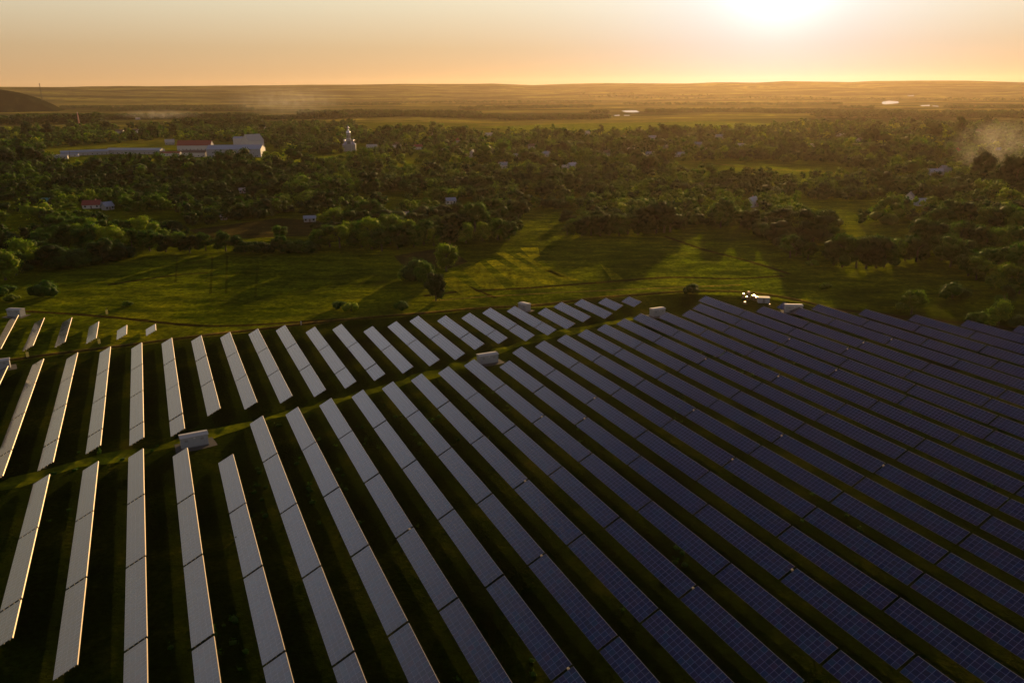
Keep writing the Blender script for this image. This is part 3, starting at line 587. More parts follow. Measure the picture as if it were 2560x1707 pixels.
# long sheds, factory
def block(px, py, L, W, H, rh, rz, wall, roof, label, name='industrial_hall', nw=8):
    r = house(px, py, L, W, H, rh, rz, wall, roof, label, name, 'building', nw, False, 'factory buildings left of the church'); return r
block(213, 388, 62, 12, 5, 2.2, 0.55, 'white', 'blue', 'long low white shed, left wing running back to the left', nw=10)
block(340, 385, 84, 14, 6, 2.4, -0.12, 'white', 'blue', 'long low white shed with pale roof, right wing', nw=12)
block(490, 376, 52, 15, 8, 7, 0.0, 'plaster', 'red', 'long building with steep dark red roof', nw=9)
block(592, 392, 74, 26, 11, 5, 0.04, 'grey', 'blue', 'big grey factory hall with bluish roof', nw=7)
block(634, 376, 26, 20, 15, 9, 0.9, 'plaster', 'roofw', 'tall pale factory block with bright gable edge behind the hall', nw=3)
block(428, 390, 28, 10, 4, 2.0, 0.0, 'plaster', 'red', 'low pinkish outbuilding between the shed and the hall', nw=4)
block(175, 392, 24, 5, 3, 1.0, 0.1, 'plaster', 'blue', 'low pale wall building in front of the long shed', nw=3)
block(610, 366, 30, 14, 13, 2.5, 0.05, 'plaster', 'blue', 'blue-topped rear factory building rising behind the grey hall', nw=4)
block(490, 392, 34, 12, 6, 3, -0.1, 'plaster', 'brown', 'low brown-roofed wing in front of the red-roofed building', nw=5)
block(140, 398, 30, 8, 4, 2, 0.35, 'white', 'roofw', 'short pale shed at the left foot of the long shed', nw=4)
def church(px, py):
    p = at(px, py); r = empty('church', p, 0.15, (0.84, 0.84, 1.03)); tag(r, 'white church with tall tiered bell tower and silver domes', 'church')
    MB().box(-11.5, 11.5, -7, 9, 0, 9.5).build('nave', M['white'], r)
    vs = [(-12, -7.5, 9.504), (12, -7.5, 9.504), (12, 9.5, 9.504), (-12, 9.5, 9.504), (-6, 1, 13.5), (6, 1, 13.5)]
    MB().add(vs, [(3, 2, 1, 0), (0, 1, 5, 4), (1, 2, 5), (2, 3, 4, 5), (3, 0, 4)]).build('roof', M['silver'], r)
    t = MB().box(-4.2, 4.2, -11.5, -3.2, 0, 17).build('bell_tower', M['white'], r)
    MB().tube([(4.6, 17.003), (4.6, 17.5), (3.9, 17.9), (3.5, 18.2), (3.5, 24), (4.0, 24.2), (4.0, 24.8)], 8, 0, -7.3).build('upper_tier', M['white'], t)
    for dx in (-1.9, 0, 1.9): MB().box(dx - 0.5, dx + 0.5, -11.58, -11.504, 10.5, 14.5).build('window', M['glass'], r)
    for a in range(8):
        an = math.pi / 8 + a * math.pi / 4; T = Matrix.Translation((0, -7.3, 0)) @ Matrix.Rotation(an, 4, 'Z')
        MB().box(3.235, 3.27, -0.6, 0.6, 19.2, 22.8, T).build('belfry_opening', M['glass'], r)
    MB().tube([(3.6, 24.803), (3.9, 26), (3.6, 27.4), (2.6, 28.8), (1.4, 29.8), (1.1, 30.5), (1.1, 32.2), (1.5, 32.8), (1.6, 33.6), (1.1, 34.6), (0.4, 35.4), (0.12, 36), (0.1, 37.5)], 16, 0, -7.3).build('dome', M['silver'], r, True)
    MB().box(-0.08, 0.08, -7.38, -7.22, 37.5, 39.3).box(-0.6, 0.6, -7.37, -7.23, 38.5, 38.66).build('cross', M['silver'], r)
    for x in (-8, 8): MB().tube([(1.6, 10.5), (1.6, 14), (1.9, 14.6), (1.5, 15.8), (0.5, 16.8), (0.1, 17.6)], 10, x, 1).build('side_turret', M['silver'], r, True)
church(874, 378)
# tall chimney and mast
p = at(199, 318); r = empty('factory_chimney', p); tag(r, 'tall slim brick chimney lit by the sun above the left trees', 'chimney')
MB().tube([(2.2, 0), (1.2, 36)], 12).build('stack', M['brick'], r, True); MB().tube([(1.45, 36.003), (1.45, 37.2)], 12).build('rim', M['plaster'], r)
rr_ = ray(105, 247); k_ = 3150 / math.hypot(rr_[0], rr_[1]); p = Vector((rr_[0] * k_, rr_[1] * k_, HC + rr_[2] * k_))
r = empty('radio_mast', p - Vector((0, 0, 6))); tag(r, 'lattice radio mast standing on the dark wooded hill', 'mast')
lat = MB()
for i in range(10):
    z0, z1 = i * 5.2, (i + 1) * 5.2; w0, w1 = 1.9 - i * 0.16, 1.9 - (i + 1) * 0.16
    for (a, b) in ((-1, -1), (1, -1), (1, 1), (-1, 1)):
        lat.rod((a * w0, b * w0, z0), (a * w1, b * w1, z1), 0.22, 0.22, 4); lat.rod((a * w0, b * w0, z0), (-b * w1, a * w1, z1), 0.1, 0.1, 4)
lat.build('lattice', M['wood'], r); MB().tube([(1.6, 50), (1.6, 53)], 8).build('aerial', M['steel'], r)
for i, (x, y, h, lab) in enumerate([(176, 397, 14, 'utility pole in front of the long white shed'), (708, 316, 22, 'thin pole above the trees left of the church'), (1250, 352, 13, 'utility pole by the white-roofed house at the green field')]):
    p = at(x, y); r = empty('utility_pole', p); tag(r, lab, 'pole', 'wooden utility poles'); MB().tube([(0.3, 0), (0.2, h)], 6).build('pole', M['wood'], r); MB().box(-1.2, 1.2, -0.1, 0.1, h - 1.2, h - 0.95).build('crossarm', M['wood'], r)

# ------------------------------------------------------------------ trees
def ico(sub):
    t = (1 + 5 ** .5) / 2
    v = [(-1, t, 0), (1, t, 0), (-1, -t, 0), (1, -t, 0), (0, -1, t), (0, 1, t), (0, -1, -t), (0, 1, -t), (t, 0, -1), (t, 0, 1), (-t, 0, -1), (-t, 0, 1)]
    f = [(0, 11, 5), (0, 5, 1), (0, 1, 7), (0, 7, 10), (0, 10, 11), (1, 5, 9), (5, 11, 4), (11, 10, 2), (10, 7, 6), (7, 1, 8), (3, 9, 4), (3, 4, 2), (3, 2, 6), (3, 6, 8), (3, 8, 9), (4, 9, 5), (2, 4, 11), (6, 2, 10), (8, 6, 7), (9, 8, 1)]
    v = [np.array(x) / np.linalg.norm(x) for x in v]
    for _ in range(sub):
        c = {}; nf = []
        def mid(a, b):
            k = (min(a, b), max(a, b))
            if k not in c:
                q = v[a] + v[b]; v.append(q / np.linalg.norm(q)); c[k] = len(v) - 1
            return c[k]
        for a, b, d in f:
            x, y, z = mid(a, b), mid(b, d), mid(d, a); nf += [(a, x, z), (b, y, x), (d, z, y), (x, y, z)]
        f = nf
    return np.array(v), np.array(f)
ICO = {s: ico(s) for s in (0, 1, 2)}
def crown(seed, nb, sub, nleaf, ls, shape='round'):
    """crown of a tree of height 1: lumpy boughs and leaf clumps; returns verts, tris"""
    g = np.random.default_rng(seed); Vs = []; Fs = []; n = 0
    cent = []
    for i in range(nb):
        if shape == 'tall':
            z = 0.22 + 0.68 * (i + g.random()) / nb; w = 0.13 * math.sin(math.pi * min(1, (z - .08) / 0.95)) + .01; a = g.random() * 6.28; c = (w * math.cos(a), w * math.sin(a), z); r = 0.14 * (1.1 - 0.5 * z)
        elif shape == 'bush':
            a = g.random() * 6.28; q = g.random() ** 0.5 * 0.55; c = (q * math.cos(a), q * math.sin(a), 0.22 + 0.38 * (1 - (q / .6) ** 2) * g.random()); r = 0.26 + 0.12 * g.random()
        else:
            a = g.random() * 6.28; z = 0.20 + 0.62 * (i + g.random()) / nb; q = 0.33 * math.sqrt(max(0, 1 - ((z - 0.46) / 0.46) ** 2)) * (0.5 + 0.6 * g.random()); c = (q * math.cos(a), q * math.sin(a), z); r = 0.15 + 0.09 * g.random()
        cent.append((np.array(c), r))
    for c, r in cent:
        v, f = ICO[sub]
        d = 0.72 * r * (1 + 0.30 * (g.random(len(v)) - .5) * 2)
        Vs.append(c + v * d[:, None] * np.array([1, 1, 0.85])); Fs.append(f + n); n += len(v)
    if nleaf:
        ci = g.integers(0, nb, nleaf); dr = g.normal(size=(nleaf, 3)); dr[:, 2] += 0.25; dr /= np.linalg.norm(dr, axis=1)[:, None]
        C = np.array([cent[i][0] for i in ci]); rr = np.array([cent[i][1] for i in ci])
        P = C + dr * (rr * (0.72 + 0.42 * g.random(nleaf)))[:, None] * np.array([1, 1, 0.88])
        nrm = dr + 0.7 * g.normal(size=(nleaf, 3)); nrm /= np.linalg.norm(nrm, axis=1)[:, None]
        t1 = np.cross(nrm, g.normal(size=(nleaf, 3))); t1 /= np.linalg.norm(t1, axis=1)[:, None]; t2 = np.cross(nrm, t1)
        s = ls * (0.6 + 0.8 * g.random(nleaf))[:, None]
        tri = np.stack([P + t1 * s, P - t1 * s * .6 + t2 * s * .8, P - t1 * s * .4 - t2 * s * .9], 1).reshape(-1, 3)
        Vs.append(tri); Fs.append(np.arange(len(tri)).reshape(-1, 3) + n)
    return np.concatenate(Vs), np.concatenate(Fs)
def trunk_mesh(seed, shape):
    g = random.Random(seed); mb = MB()
    mb.rod((0, 0, -0.02), (0.01, 0, 0.28), 0.035, 0.024, 7); mb.rod((0.01, 0, 0.28), (0.0, 0.02, 0.6), 0.024, 0.010, 6)
    for i in range(5):
        a = g.random() * 6.28; z = 0.22 + 0.07 * i; q = 0.2 if shape != 'tall' else 0.07
        mb.rod((0.01, 0, z), (q * math.cos(a), q * math.sin(a), z + 0.2), 0.014, 0.005, 5)
    return mb.mesh('trunk', M['bark'])
KINDS = {}
for shape in ('round', 'tall', 'bush'):
    for mk in ('leaf', 'leaf_y', 'leaf_d'):
        for v in range(3):
            V_, F_ = crown(hash((shape == 'tall', shape == 'bush', v)) % 1000 + v, {'round': 16, 'tall': 12, 'bush': 12}[shape], 1, 2400, 0.021, shape)
            KINDS[shape, mk, v] = (np_mesh('crown', V_, F_, M[mk], False), trunk_mesh(v, shape))
tree_log = []
SHW = {'round': 'round-crowned', 'tall': 'tall slender', 'bush': 'low bushy'}; MKW = {'leaf': 'green', 'leaf_y': 'yellow-green', 'leaf_d': 'dark'}
def tree(x, y, h, shape, mk, w=1.0):
    me, tr = KINDS[shape, mk, random.randrange(3)]
    r = empty('bush' if shape == 'bush' else 'tree', (x, y, 0), random.uniform(0, 6.28), (h * w, h * w, h))
    link('crown', me, r); link('trunk', tr, r); return r
# trees one can pick out near the meadow: px, py (foot), height m, shape, material, widening, where
NEAR = []
def add(px, py, h, shape, mk, w=1.0, where=''): NEAR.append((px, py, h, shape, mk, w, where))
LW = 'left wood edge beside the meadow'
add(14, 700, 15, 'round', 'leaf_y', 1.2, LW); add(42, 688, 13, 'round', 'leaf', 1.2, LW); add(70, 672, 17, 'round', 'leaf_y', 1.1, LW); add(88, 660, 14, 'round', 'leaf', 1.1, LW)
for i in range(15): add(105 + i * 14, 668 - i * 1.2 + random.uniform(-8, 6), random.uniform(11, 15), random.choice(['round', 'bush']), random.choice(['leaf', 'leaf_d', 'leaf_d']), 1.15, LW)
for i in range(12): add(110 + i * 16, 634 - i * 1.5 + random.uniform(-8, 6), random.uniform(12, 16), 'round', random.choice(['leaf', 'leaf', 'leaf_y']), 1.15, LW)
for i in range(10): add(130 + i * 20, 604 + random.uniform(-8, 6), random.uniform(11, 15), 'round', random.choice(['leaf', 'leaf_y']), 1.15, LW)
add(110, 742, 9.5, 'bush', 'leaf', 1.0, 'meadow corner at far left'); add(12, 738, 6, 'bush', 'leaf', 1.4, 'meadow corner at far left'); add(30, 752, 4, 'bush', 'leaf_y', 1.3, 'meadow corner at far left')
for px, py, h, mk in [(300, 625, 13, 'leaf_y'), (330, 618, 12, 'leaf'), (350, 600, 15, 'leaf_y'), (375, 628, 13, 'leaf'), (395, 612, 15, 'leaf_y'), (415, 630, 11, 'leaf_d'), (452, 628, 12, 'leaf'), (475, 632, 11, 'leaf_d'), (515, 627, 11, 'leaf'), (565, 628, 12, 'leaf'), (590, 629, 10, 'leaf_d'), (612, 631, 8, 'leaf_d'), (635, 631, 8, 'leaf_d'), (660, 631, 8, 'leaf_d'), (685, 631, 8, 'leaf_d'), (704, 628, 10, 'leaf'), (725, 631, 9, 'leaf_d'), (748, 630, 9, 'leaf_d'), (775, 632, 9, 'leaf'), (800, 622, 12, 'leaf'), (825, 618, 14, 'leaf'), (850, 620, 14, 'leaf_y')]:
    add(px, py, h, 'round' if h > 9 else 'bush', mk, 1.15, 'hedge row along the far meadow edge')
for px, py, h, mk in [(880, 612, 15, 'leaf_y'), (905, 618, 17, 'leaf'), (930, 622, 19, 'leaf_y'), (955, 628, 14, 'leaf'), (975, 610, 19, 'leaf_y'), (995, 622, 15, 'leaf'), (1015, 612, 16, 'leaf_y'), (1035, 618, 14, 'leaf'), (1060, 612, 16, 'leaf'), (1085, 615, 11, 'leaf_y'), (1105, 612, 12, 'leaf'), (1125, 610, 12, 'leaf_d'), (1165, 608, 13, 'leaf_y'), (1207, 602, 12, 'leaf_y'), (1188, 582, 21, 'leaf'), (1150, 590, 15, 'leaf_d'), (1245, 600, 14, 'leaf'), (1272, 600, 12, 'leaf')]:
    add(px, py, h, 'round', mk, 1.05, 'autumn-toned row at the middle of the wood edge')
CP = 'tall dark copse casting the long meadow shadow'
for px, py, h, mk in [(1418, 588, 9, 'leaf'), (1435, 588, 13, 'leaf'), (1455, 590, 14, 'leaf_d'), (1478, 588, 16, 'leaf'), (1500, 590, 17, 'leaf_d'), (1523, 588, 16, 'leaf_d'), (1548, 588, 16, 'leaf'), (1570, 586, 15, 'leaf_d'), (1595, 588, 16, 'leaf_d'), (1615, 582, 20, 'leaf_d'), (1640, 584, 23, 'leaf_d'), (1660, 582, 24, 'leaf_d'), (1675, 580, 22, 'leaf_d'), (1490, 575, 16, 'leaf_d'), (1540, 572, 16, 'leaf_d'), (1590, 572, 17, 'leaf_d'), (1645, 570, 22, 'leaf_d')]:
    add(px, py, h * 0.86, 'round', mk, 1.1, CP)
add(1116, 678, 15, 'round', 'leaf_y', 0.9, 'middle of the meadow'); add(1062, 718, 12.5, 'round', 'leaf', 0.85, 'middle of the meadow'); add(1046, 700, 13, 'bush', 'leaf', 0.9, 'middle of the meadow'); add(1090, 752, 13, 'round', 'leaf_d', 0.8, 'middle of the meadow'); add(1022, 700, 8, 'bush', 'leaf_y', 1, 'middle of the meadow')
add(878, 778, 5, 'bush', 'leaf_y', 1.0, 'meadow just behind the middle block'); add(1000, 775, 5, 'bush', 'leaf', 1.0, 'meadow just behind the middle block'); add(320, 765, 3, 'bush', 'leaf_y', 1.2, 'meadow behind the small far-left block'); add(850, 770, 4, 'bush', 'leaf', 1.2, 'meadow just behind the middle block')
RW = 'right-hand wood edge'
for px, py, h, mk in [(1975, 645, 13, 'leaf'), (1990, 640, 10, 'leaf_d'), (2020, 648, 10, 'leaf'), (2085, 662, 15, 'leaf'), (2105, 668, 18, 'leaf'), (2140, 670, 17, 'leaf_d'), (2165, 672, 18, 'leaf_d'), (2190, 670, 17, 'leaf_d'), (2210, 668, 14, 'leaf'), (2235, 655, 13, 'leaf'), (2262, 652, 14, 'leaf_d'), (2290, 655, 14, 'leaf_d'), (2310, 630, 20, 'leaf_d'), (2335, 632, 18, 'leaf_d'), (2355, 650, 15, 'leaf'), (2375, 668, 16, 'leaf'), (2400, 665, 14, 'leaf_d'), (2420, 690, 13, 'leaf'),
        (2440, 700, 12, 'leaf_y'), (2462, 690, 14, 'leaf'), (2483, 706, 9, 'leaf_y'), (2490, 680, 13, 'leaf'), (2478, 722, 7, 'leaf_y'), (2525, 728, 13, 'leaf_y'), (2548, 735, 12, 'leaf'), (2515, 690, 16, 'leaf'), (2545, 690, 18, 'leaf'), (2350, 590, 19, 'leaf'), (2385, 585, 22, 'leaf'), (2420, 590, 22, 'leaf_d'), (2455, 595, 20, 'leaf'), (2490, 598, 20, 'leaf_d'), (2525, 600, 22, 'leaf'), (2555, 610, 20, 'leaf'), (2380, 625, 17, 'leaf'), (2420, 630, 17, 'leaf_d'), (2460, 640, 17, 'leaf'), (2500, 645, 18, 'leaf'), (2540, 650, 18, 'leaf')]:
    add(px, py, h, 'round', mk, 1.05, RW)
for px, py, h, mk, sh in [(2278, 786, 11, 'leaf_y', 'round'), (2505, 795, 14, 'leaf', 'tall'), (2497, 808, 10, 'leaf_y', 'round'), (2450, 806, 6, 'leaf', 'bush'), (2472, 812, 4, 'leaf_y', 'bush'), (2540, 815, 6, 'leaf_d', 'bush'), (2063, 723, 4, 'leaf_y', 'bush'), (2030, 664, 4, 'leaf_y', 'bush'), (2380, 745, 9, 'leaf', 'bush'), (1735, 730, 5, 'leaf_d', 'bush'), (1720, 733, 4, 'leaf_d', 'bush')]:
    add(px, py, h, sh, mk, 1.1, 'rough grass behind the right rows')
for px, py, h in [(125, 412, 6), (160, 414, 5), (275, 412, 9), (300, 414, 12), (325, 413, 10), (352, 416, 8), (405, 408, 9), (428, 402, 8), (520, 404, 8), (575, 402, 9), (625, 404, 8), (668, 400, 12), (690, 398, 10)]:
    add(px, py, h, 'round' if h > 8 else 'bush', random.choice(['leaf', 'leaf_y']), 1.3, 'garden row before the factory')
# single trees standing out on the village skyline
for px, py, h, sh, mk in [(1501, 345, 26, 'tall', 'leaf_d'), (1395, 350, 20, 'round', 'leaf_d'), (1690, 350, 28, 'round', 'leaf_d'), (1630, 344, 20, 'round', 'leaf_d'), (1752, 350, 22, 'round', 'leaf_d'), (968, 345, 26, 'round', 'leaf_d'), (1154, 350, 26, 'round', 'leaf_d'), (1078, 340, 19, 'round', 'leaf_d'), (2397, 350, 42, 'tall', 'leaf_d'), (2370, 322, 14, 'round', 'leaf_d'), (2330, 355, 34, 'round', 'leaf_d'), (2173, 375, 34, 'round', 'leaf_d'), (2454, 455, 30, 'round', 'leaf_d'), (2535, 480, 34, 'round', 'leaf_d'), (270, 330, 26, 'round', 'leaf_d'), (75, 345, 34, 'round', 'leaf_d'), (120, 345, 30, 'round', 'leaf_d'), (385, 345, 28, 'round', 'leaf_d'), (438, 342, 28, 'round', 'leaf_d'), (790, 352, 26, 'round', 'leaf'), (730, 350, 28, 'round', 'leaf_d'), (1655, 365, 20, 'tall', 'leaf_d'), (1620, 440, 22, 'round', 'leaf_d'), (1560, 365, 18, 'tall', 'leaf')]:
    add(px, py, h, sh, mk, 1.0, 'village skyline')
PW = [(1520, 1615, 276), (2190, 2260, 253), (2258, 2294, 247), (2290, 2360, 263), (1880, 1906, 298)]
TREES = [(at(px, py).x, at(px, py).y, px, py, h, sh, mk, w, wh) for px, py, h, sh, mk, w, wh in NEAR]
# ---- woods filled at random
CLEAR = [[(590, 400), (700, 384), (880, 388), (900, 398), (850, 412), (640, 428)], [(470, 572), (700, 540), (810, 548), (780, 592), (520, 602)], [(1290, 585), (1700, 585), (1720, 690), (1200, 690), (1230, 610)], [(1690, 585), (1830, 570), (1960, 610), (1960, 700), (1700, 700)],
         [(1620, 418), (1800, 402), (2060, 412), (2180, 440), (2050, 446), (1700, 440)], [(2080, 560), (2280, 560), (2280, 640), (2080, 640)], [(0, 540), (70, 530), (110, 560), (60, 620), (0, 620)], [(100, 372), (420, 352), (690, 362), (690, 412), (560, 414), (480, 418), (420, 424), (330, 428), (150, 424), (100, 408)], [(840, 362), (960, 362), (960, 392), (840, 392)],
         [(300, 535), (430, 530), (480, 560), (330, 575)], [(1300, 530), (1400, 520), (1480, 545), (1300, 575)], [(960, 395), (1100, 385), (1160, 405), (1000, 420)], [(1990, 510), (2200, 500), (2250, 540), (2050, 560)]]
def inpoly(x, y, P):
    c = False; j = len(P) - 1
    for i in range(len(P)):
        if (P[i][1] > y) != (P[j][1] > y) and x < (P[j][0] - P[i][0]) * (y - P[i][1]) / (P[j][1] - P[i][1]) + P[i][0]: c = not c
        j = i
    return c
HS += [(x, y, random.uniform(10, 16), 9, 4, 3, random.uniform(-.5, .5), random.choice(['white', 'plaster']), rf, 'distant %s-roofed town house, %s from left beyond the left trees' % ({'red': 'red', 'brown': 'brown', 'roofw': 'white'}[rf], ordw(i + 1)))
       for i, (x, y, rf) in enumerate([(22, 298, 'roofw'), (40, 302, 'red'), (58, 297, 'roofw'), (84, 303, 'brown'), (112, 299, 'red'), (160, 301, 'roofw'), (222, 298, 'brown'), (345, 300, 'roofw')])]
for h in HS[-8:]: house(*h, chim=False)
rv = random.Random(11)
for i, x in enumerate([1045, 1110, 1150, 1290, 1365, 1520, 1575, 1665, 1745, 1850, 1985, 2035, 2150, 2260, 2390, 2500]):
    HS.append((x, rv.uniform(352, 400), rv.uniform(10, 15), 8.5, 4, 3.2, rv.uniform(-.6, .6), rv.choice(['white', 'plaster']), rv.choice(['blue', 'brown', 'roofw', 'red']), 'village house among the trees, %s from left of the scattered ones' % ordw(i + 1)))
    house(*HS[-1])
hpts = [(h[0], h[1]) for h in HS]
FRONT = [(-200, 690), (0, 640), (100, 600), (300, 590), (450, 598), (860, 600), (1000, 600), (1150, 580), (1290, 580), (1400, 560), (1680, 560), (1740, 588), (1850, 580), (1950, 620), (2100, 605), (2300, 590), (2420, 600), (2700, 700)]
fx_ = [a for a, b in FRONT]; fy_ = [b for a, b in FRONT]
FILL = []
for r0, r1, sp_, dens in ((430, 700, 12.5, 0.68), (700, 950, 15, 0.8), (950, 1500, 20, 0.9), (1500, 2300, 27, 0.9)):
    na = int(math.pi / 180 * 78 * (r1 + r0) / 2 / sp_)
    for ir in range(int((r1 - r0) / sp_)):
        for ia in range(na):
            rr = r0 + (ir + random.random()) * sp_; aa = R(-39) + R(78) * (ia + random.random()) / na
            x, y = rr * math.sin(aa), rr * math.cos(aa); px, py, d = proj(x, y)
            if not (-60 < px < 2620) or py > np.interp(px, fx_, fy_): continue
            if py < 308 and not (px < 700 and py > 300) and not (px > 1950 and py > 296): continue
            if 890 < px < 2000 and py < np.interp(px, [890, 1180, 1450, 2000], [326, 334, 338, 318]): continue
            if any(inpoly(px, py, P) for P in CLEAR): continue
            dn = float(vnoise(np.array(x / 70.), np.array(y / 70.), 21))
            dn2 = float(vnoise(np.array(x / 38.), np.array(y / 38.), 22))
            if random.random() > dens * (1.6 if (px < 660 and 392 < py < 492) else 1.1) * (0.3 + 0.9 * dn + 0.9 * dn2) or dn2 < 0.16: continue
            if any(abs(px - hx) < 6 + 8000 / rr and -5 < py - hy < 3 + 19000 / rr for hx, hy in hpts): continue
            dark = px < 720 and 395 < py < 492
            h = random.uniform(7, 13) * (1.0 if rr < 600 else 1.25 if rr < 950 else 1.55) * (1.15 if dark else 1) * (0.7 + 0.65 * dn)
            if random.random() < 0.06: h *= 1.45
            sp3 = float(vnoise(np.array(x / 55.), np.array(y / 55.), 33))
            mk = random.choices(['leaf', 'leaf_y', 'leaf_d'], (1.5, 0.15, 8) if dark else (1, 0.1, 6) if sp3 < 0.5 else (5, 0.5, 2) if sp3 < 0.68 else (3, 2.2 if rr < 1150 else 0.8, 1))[0]
            FILL.append((x, y, px, py, h, random.choices(['round', 'bush', 'tall'], (8, 2.5, 0.7))[0], mk, random.uniform(1.0, 1.4), ''))
print('FILL', len(FILL))
FILL.sort(key=lambda q: math.hypot(q[0], q[1]))
nind = 296 - len(TREES)
ind = [q for q in FILL if -10 < q[2] < 2570][:nind]; s_ind = set(id(q) for q in ind)
rest = [q for q in FILL if id(q) not in s_ind]
for q in ind:
    px = q[2]; wh = 'wood behind the meadow, left third' if px < 853 else 'wood behind the meadow, middle third' if px < 1706 else 'wood behind the right rows, right third'
    TREES.append(q[:8] + (wh,))
groups = {}
for q in TREES: groups.setdefault(q[8], []).append(q)
nlab = set()
for wh, qs in groups.items():
    qs.sort(key=lambda q: q[2])
    for i, q in enumerate(qs):
        r = tree(q[0], q[1], q[4], q[5], q[6], q[7])
        whs = wh if not wh.startswith('middle of the meadow') else 'group in the middle of the meadow'
        lab = '%s %s %s, %s from left, %s' % (MKW[q[6]], SHW[q[5]], 'shrub' if q[5] == 'bush' else 'tree', ordw(i + 1), whs)
        tag(r, lab, 'bush' if q[5] == 'bush' else 'tree', 'trees: ' + whs); nlab.add(lab)
print('TREES', len(TREES), len(nlab))
# everything further back reads as woods
LOD = {}
for shape in ('round', 'tall', 'bush'):
    for v in range(4): LOD[shape, v, 0] = crown(300 + v, 9, 0, 260, 0.042, shape); LOD[shape, v, 1] = crown(400 + v, 6, 0, 60, 0.08, shape)
def woods(items, name, mat, lod):
    Vs = []; Fs = []; n = 0
    for q in items:
        v, f = LOD[q[5], random.randrange(4), lod]; a = random.uniform(0, 6.28); c, s = math.cos(a), math.sin(a)
        X = v.copy(); X[:, 0], X[:, 1] = (v[:, 0] * c - v[:, 1] * s) * q[7] * q[4], (v[:, 0] * s + v[:, 1] * c) * q[7] * q[4]; X[:, 2] *= q[4]
        z = float(height(q[0], q[1])); X += np.array([q[0], q[1], z - 0.08 * q[4]]); Vs.append(X); Fs.append(f + n); n += len(v)
    return tag(link(name, np_mesh(name, np.concatenate(Vs), np.concatenate(Fs), M[mat], False)), kind='stuff')
# beyond the village: strips of forest on the plain, placed in world space
DIST = []
def strip(pxa, pxb, ya, yb, n, h=(12, 18)):
    for i in range(n):
        px = random.uniform(pxa, pxb); k = (px - pxa) / (pxb - pxa); py = ya + (yb - ya) * k + random.uniform(-1.2, 1.6)
        q = at(px, py)
        if math.hypot(q.x, q.y) > 9000: continue
        if any(a < px < b and py > yy - 1 and py < yy + 26 for a, b, yy in PW): continue
        DIST.append((q.x, q.y, px, py, random.uniform(*h), 'round', 'leaf_d', random.uniform(1.2, 2.2), ''))
strip(0, 250, 312, 306, 60, (22, 34)); strip(430, 640, 322, 316, 60, (20, 30)); strip(640, 1000, 300, 291, 260); strip(1000, 1250, 290, 296, 200); strip(760, 850, 297, 297, 60, (24, 34)); strip(860, 1200, 282, 286, 240); strip(1150, 1480, 273, 268, 220); strip(1250, 1520, 300, 296, 160); strip(700, 1000, 262, 262, 160); strip(1000, 1500, 258, 256, 200)
strip(150, 620, 270, 268, 250); strip(250, 640, 276, 276, 160); strip(60, 640, 300, 296, 420, (14, 24)); strip(1480, 1900, 283, 278, 220); strip(1900, 2560, 282, 286, 420); strip(2040, 2560, 292, 294, 420, (14, 22)); strip(1560, 2100, 262, 262, 200); strip(2100, 2560, 272, 270, 200); strip(1450, 2560, 250, 252, 300)
cat_all = {}
for q in rest: cat_all.setdefault(('n' if math.hypot(q[0], q[1]) < 1200 else 'f', q[6]), []).append(q)
for (z, mk), qs in cat_all.items(): woods(qs, 'woodland', mk, 0 if z == 'n' else 1)
woods(DIST, 'distant_forest', 'leaf_d', 1)
# weeds between the rows
def weeds():
    Vs = []; Fs = []; n = 0; g = np.random.default_rng(3)
    for i in range(1500):
        s = g.uniform(60, 215); t_ = g.uniform(-30, 260)
        if vnoise(np.array(s / 14.), np.array(t_ / 14.), 31) < 0.68: continue
        v, f = ICO[0]; h = g.uniform(0.25, 0.75)
        X = v * np.array([h, h, h * .6]) * g.uniform(.7, 1.3, (len(v), 1)); c = Dv * s + Nv * t_; X = X + np.array([c.x, c.y, h * .3]); Vs.append(X); Fs.append(f + n); n += len(v)
        m_ = 14; P = np.array([c.x, c.y, h * .5]) + g.normal(size=(m_, 3)) * h * .7; P[:, 2] = abs(P[:, 2]); tri = (P[:, None, :] + g.normal(size=(m_, 3, 3)) * .16).reshape(-1, 3); Vs.append(tri); Fs.append(np.arange(m_ * 3).reshape(-1, 3) + n); n += m_ * 3
    return tag(link('weeds', np_mesh('weeds', np.concatenate(Vs), np.concatenate(Fs), M['leaf'], False)), kind='stuff')
weeds()

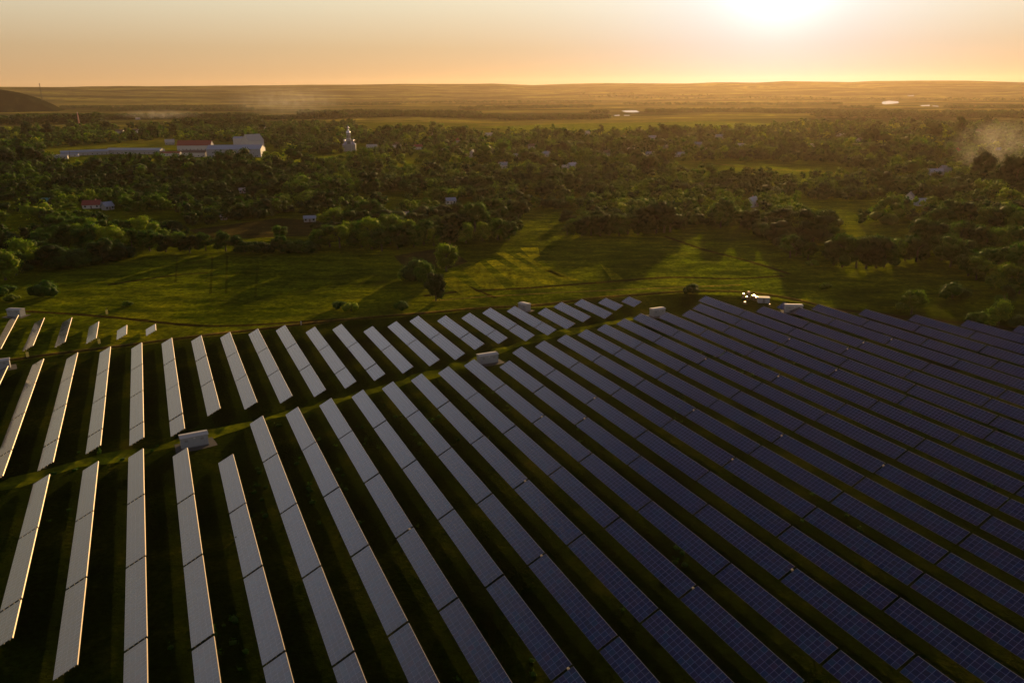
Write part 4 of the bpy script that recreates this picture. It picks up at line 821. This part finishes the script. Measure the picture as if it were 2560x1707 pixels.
# ------------------------------------------------------------------ air
def vol(name, dens, color, aniso, mesh_ob, noise_scale=None):
    mt = bpy.data.materials.new(name); mt.use_nodes = True; t = mt.node_tree; t.nodes.clear()
    o = t.nodes.new('ShaderNodeOutputMaterial'); v = t.nodes.new('ShaderNodeVolumePrincipled')
    v.inputs['Color'].default_value = (*color, 1); v.inputs['Density'].default_value = dens; v.inputs['Anisotropy'].default_value = aniso
    t.links.new(v.outputs[0], o.inputs['Volume'])
    mesh_ob.data.materials.clear(); mesh_ob.data.materials.append(mt); return mt, t, v
hz = MB().box(-9000, 9000, -300, 12500, -320, 225).build('haze', M['white'])
vol('haze_air', 1.6e-5, (0.98, 0.76, 0.54), 0.60, hz); tag(hz, kind='stuff')

def smoke(pa, pb, base_z, W, D, H, dens, label, col=(1.0, 0.97, 0.90)):
    p = at(*pa); r = MB()
    n = 16; m_ = 8; vs = []; fs = []
    v, f = ICO[2]
    vs = [(p.x + q[0] * W / 2 + q[2] * pb[0], p.y + q[1] * D / 2 + q[2] * pb[1], base_z + (q[2] + 1) * H / 2) for q in v]
    ob = MB().add(vs, [tuple(int(i) for i in a) for a in f]).build('smoke', M['white'], None, True)
    mt, t, vv = vol('smoke_' + label, dens, col, 0.55, ob)
    tc = t.nodes.new('ShaderNodeTexCoord'); mp = t.nodes.new('ShaderNodeMapping'); mp.vector_type = 'TEXTURE'
    mp.inputs['Location'].default_value = (p.x, p.y, base_z + H / 2); mp.inputs['Scale'].default_value = (W / 2, D / 2, H / 2); t.links.new(tc.outputs['Object'], mp.inputs[0])
    ln = t.nodes.new('ShaderNodeVectorMath'); ln.operation = 'LENGTH'; t.links.new(mp.outputs[0], ln.inputs[0])
    mr = t.nodes.new('ShaderNodeMapRange'); mr.inputs[1].default_value = 1.0; mr.inputs[2].default_value = 0.2; t.links.new(ln.outputs['Value'], mr.inputs[0])
    nz = noise(t, tc.outputs['Object'], 0.05, 4, 0.6)
    nr = t.nodes.new('ShaderNodeMapRange'); nr.inputs[1].default_value = 0.38; nr.inputs[2].default_value = 0.65; t.links.new(nz, nr.inputs[0])
    t.links.new(math_n(t, 'MULTIPLY', math_n(t, 'MULTIPLY', mr.outputs[0], nr.outputs[0]), dens), vv.inputs['Density'])
    mt.cycles.volume_step_rate = 1.0
    tag(ob, kind='stuff')
smoke((2500, 452), (-14, 0), 2, 120, 70, 60, 0.0034, 'right')
smoke((2535, 470), (0, 0), 1, 16, 14, 26, 0.045, 'stem')
smoke((400, 302), (0, 0), 2, 300, 120, 34, 0.003, 'town')
smoke((720, 300), (0, 0), 2, 420, 200, 110, 0.0016, 'dust')
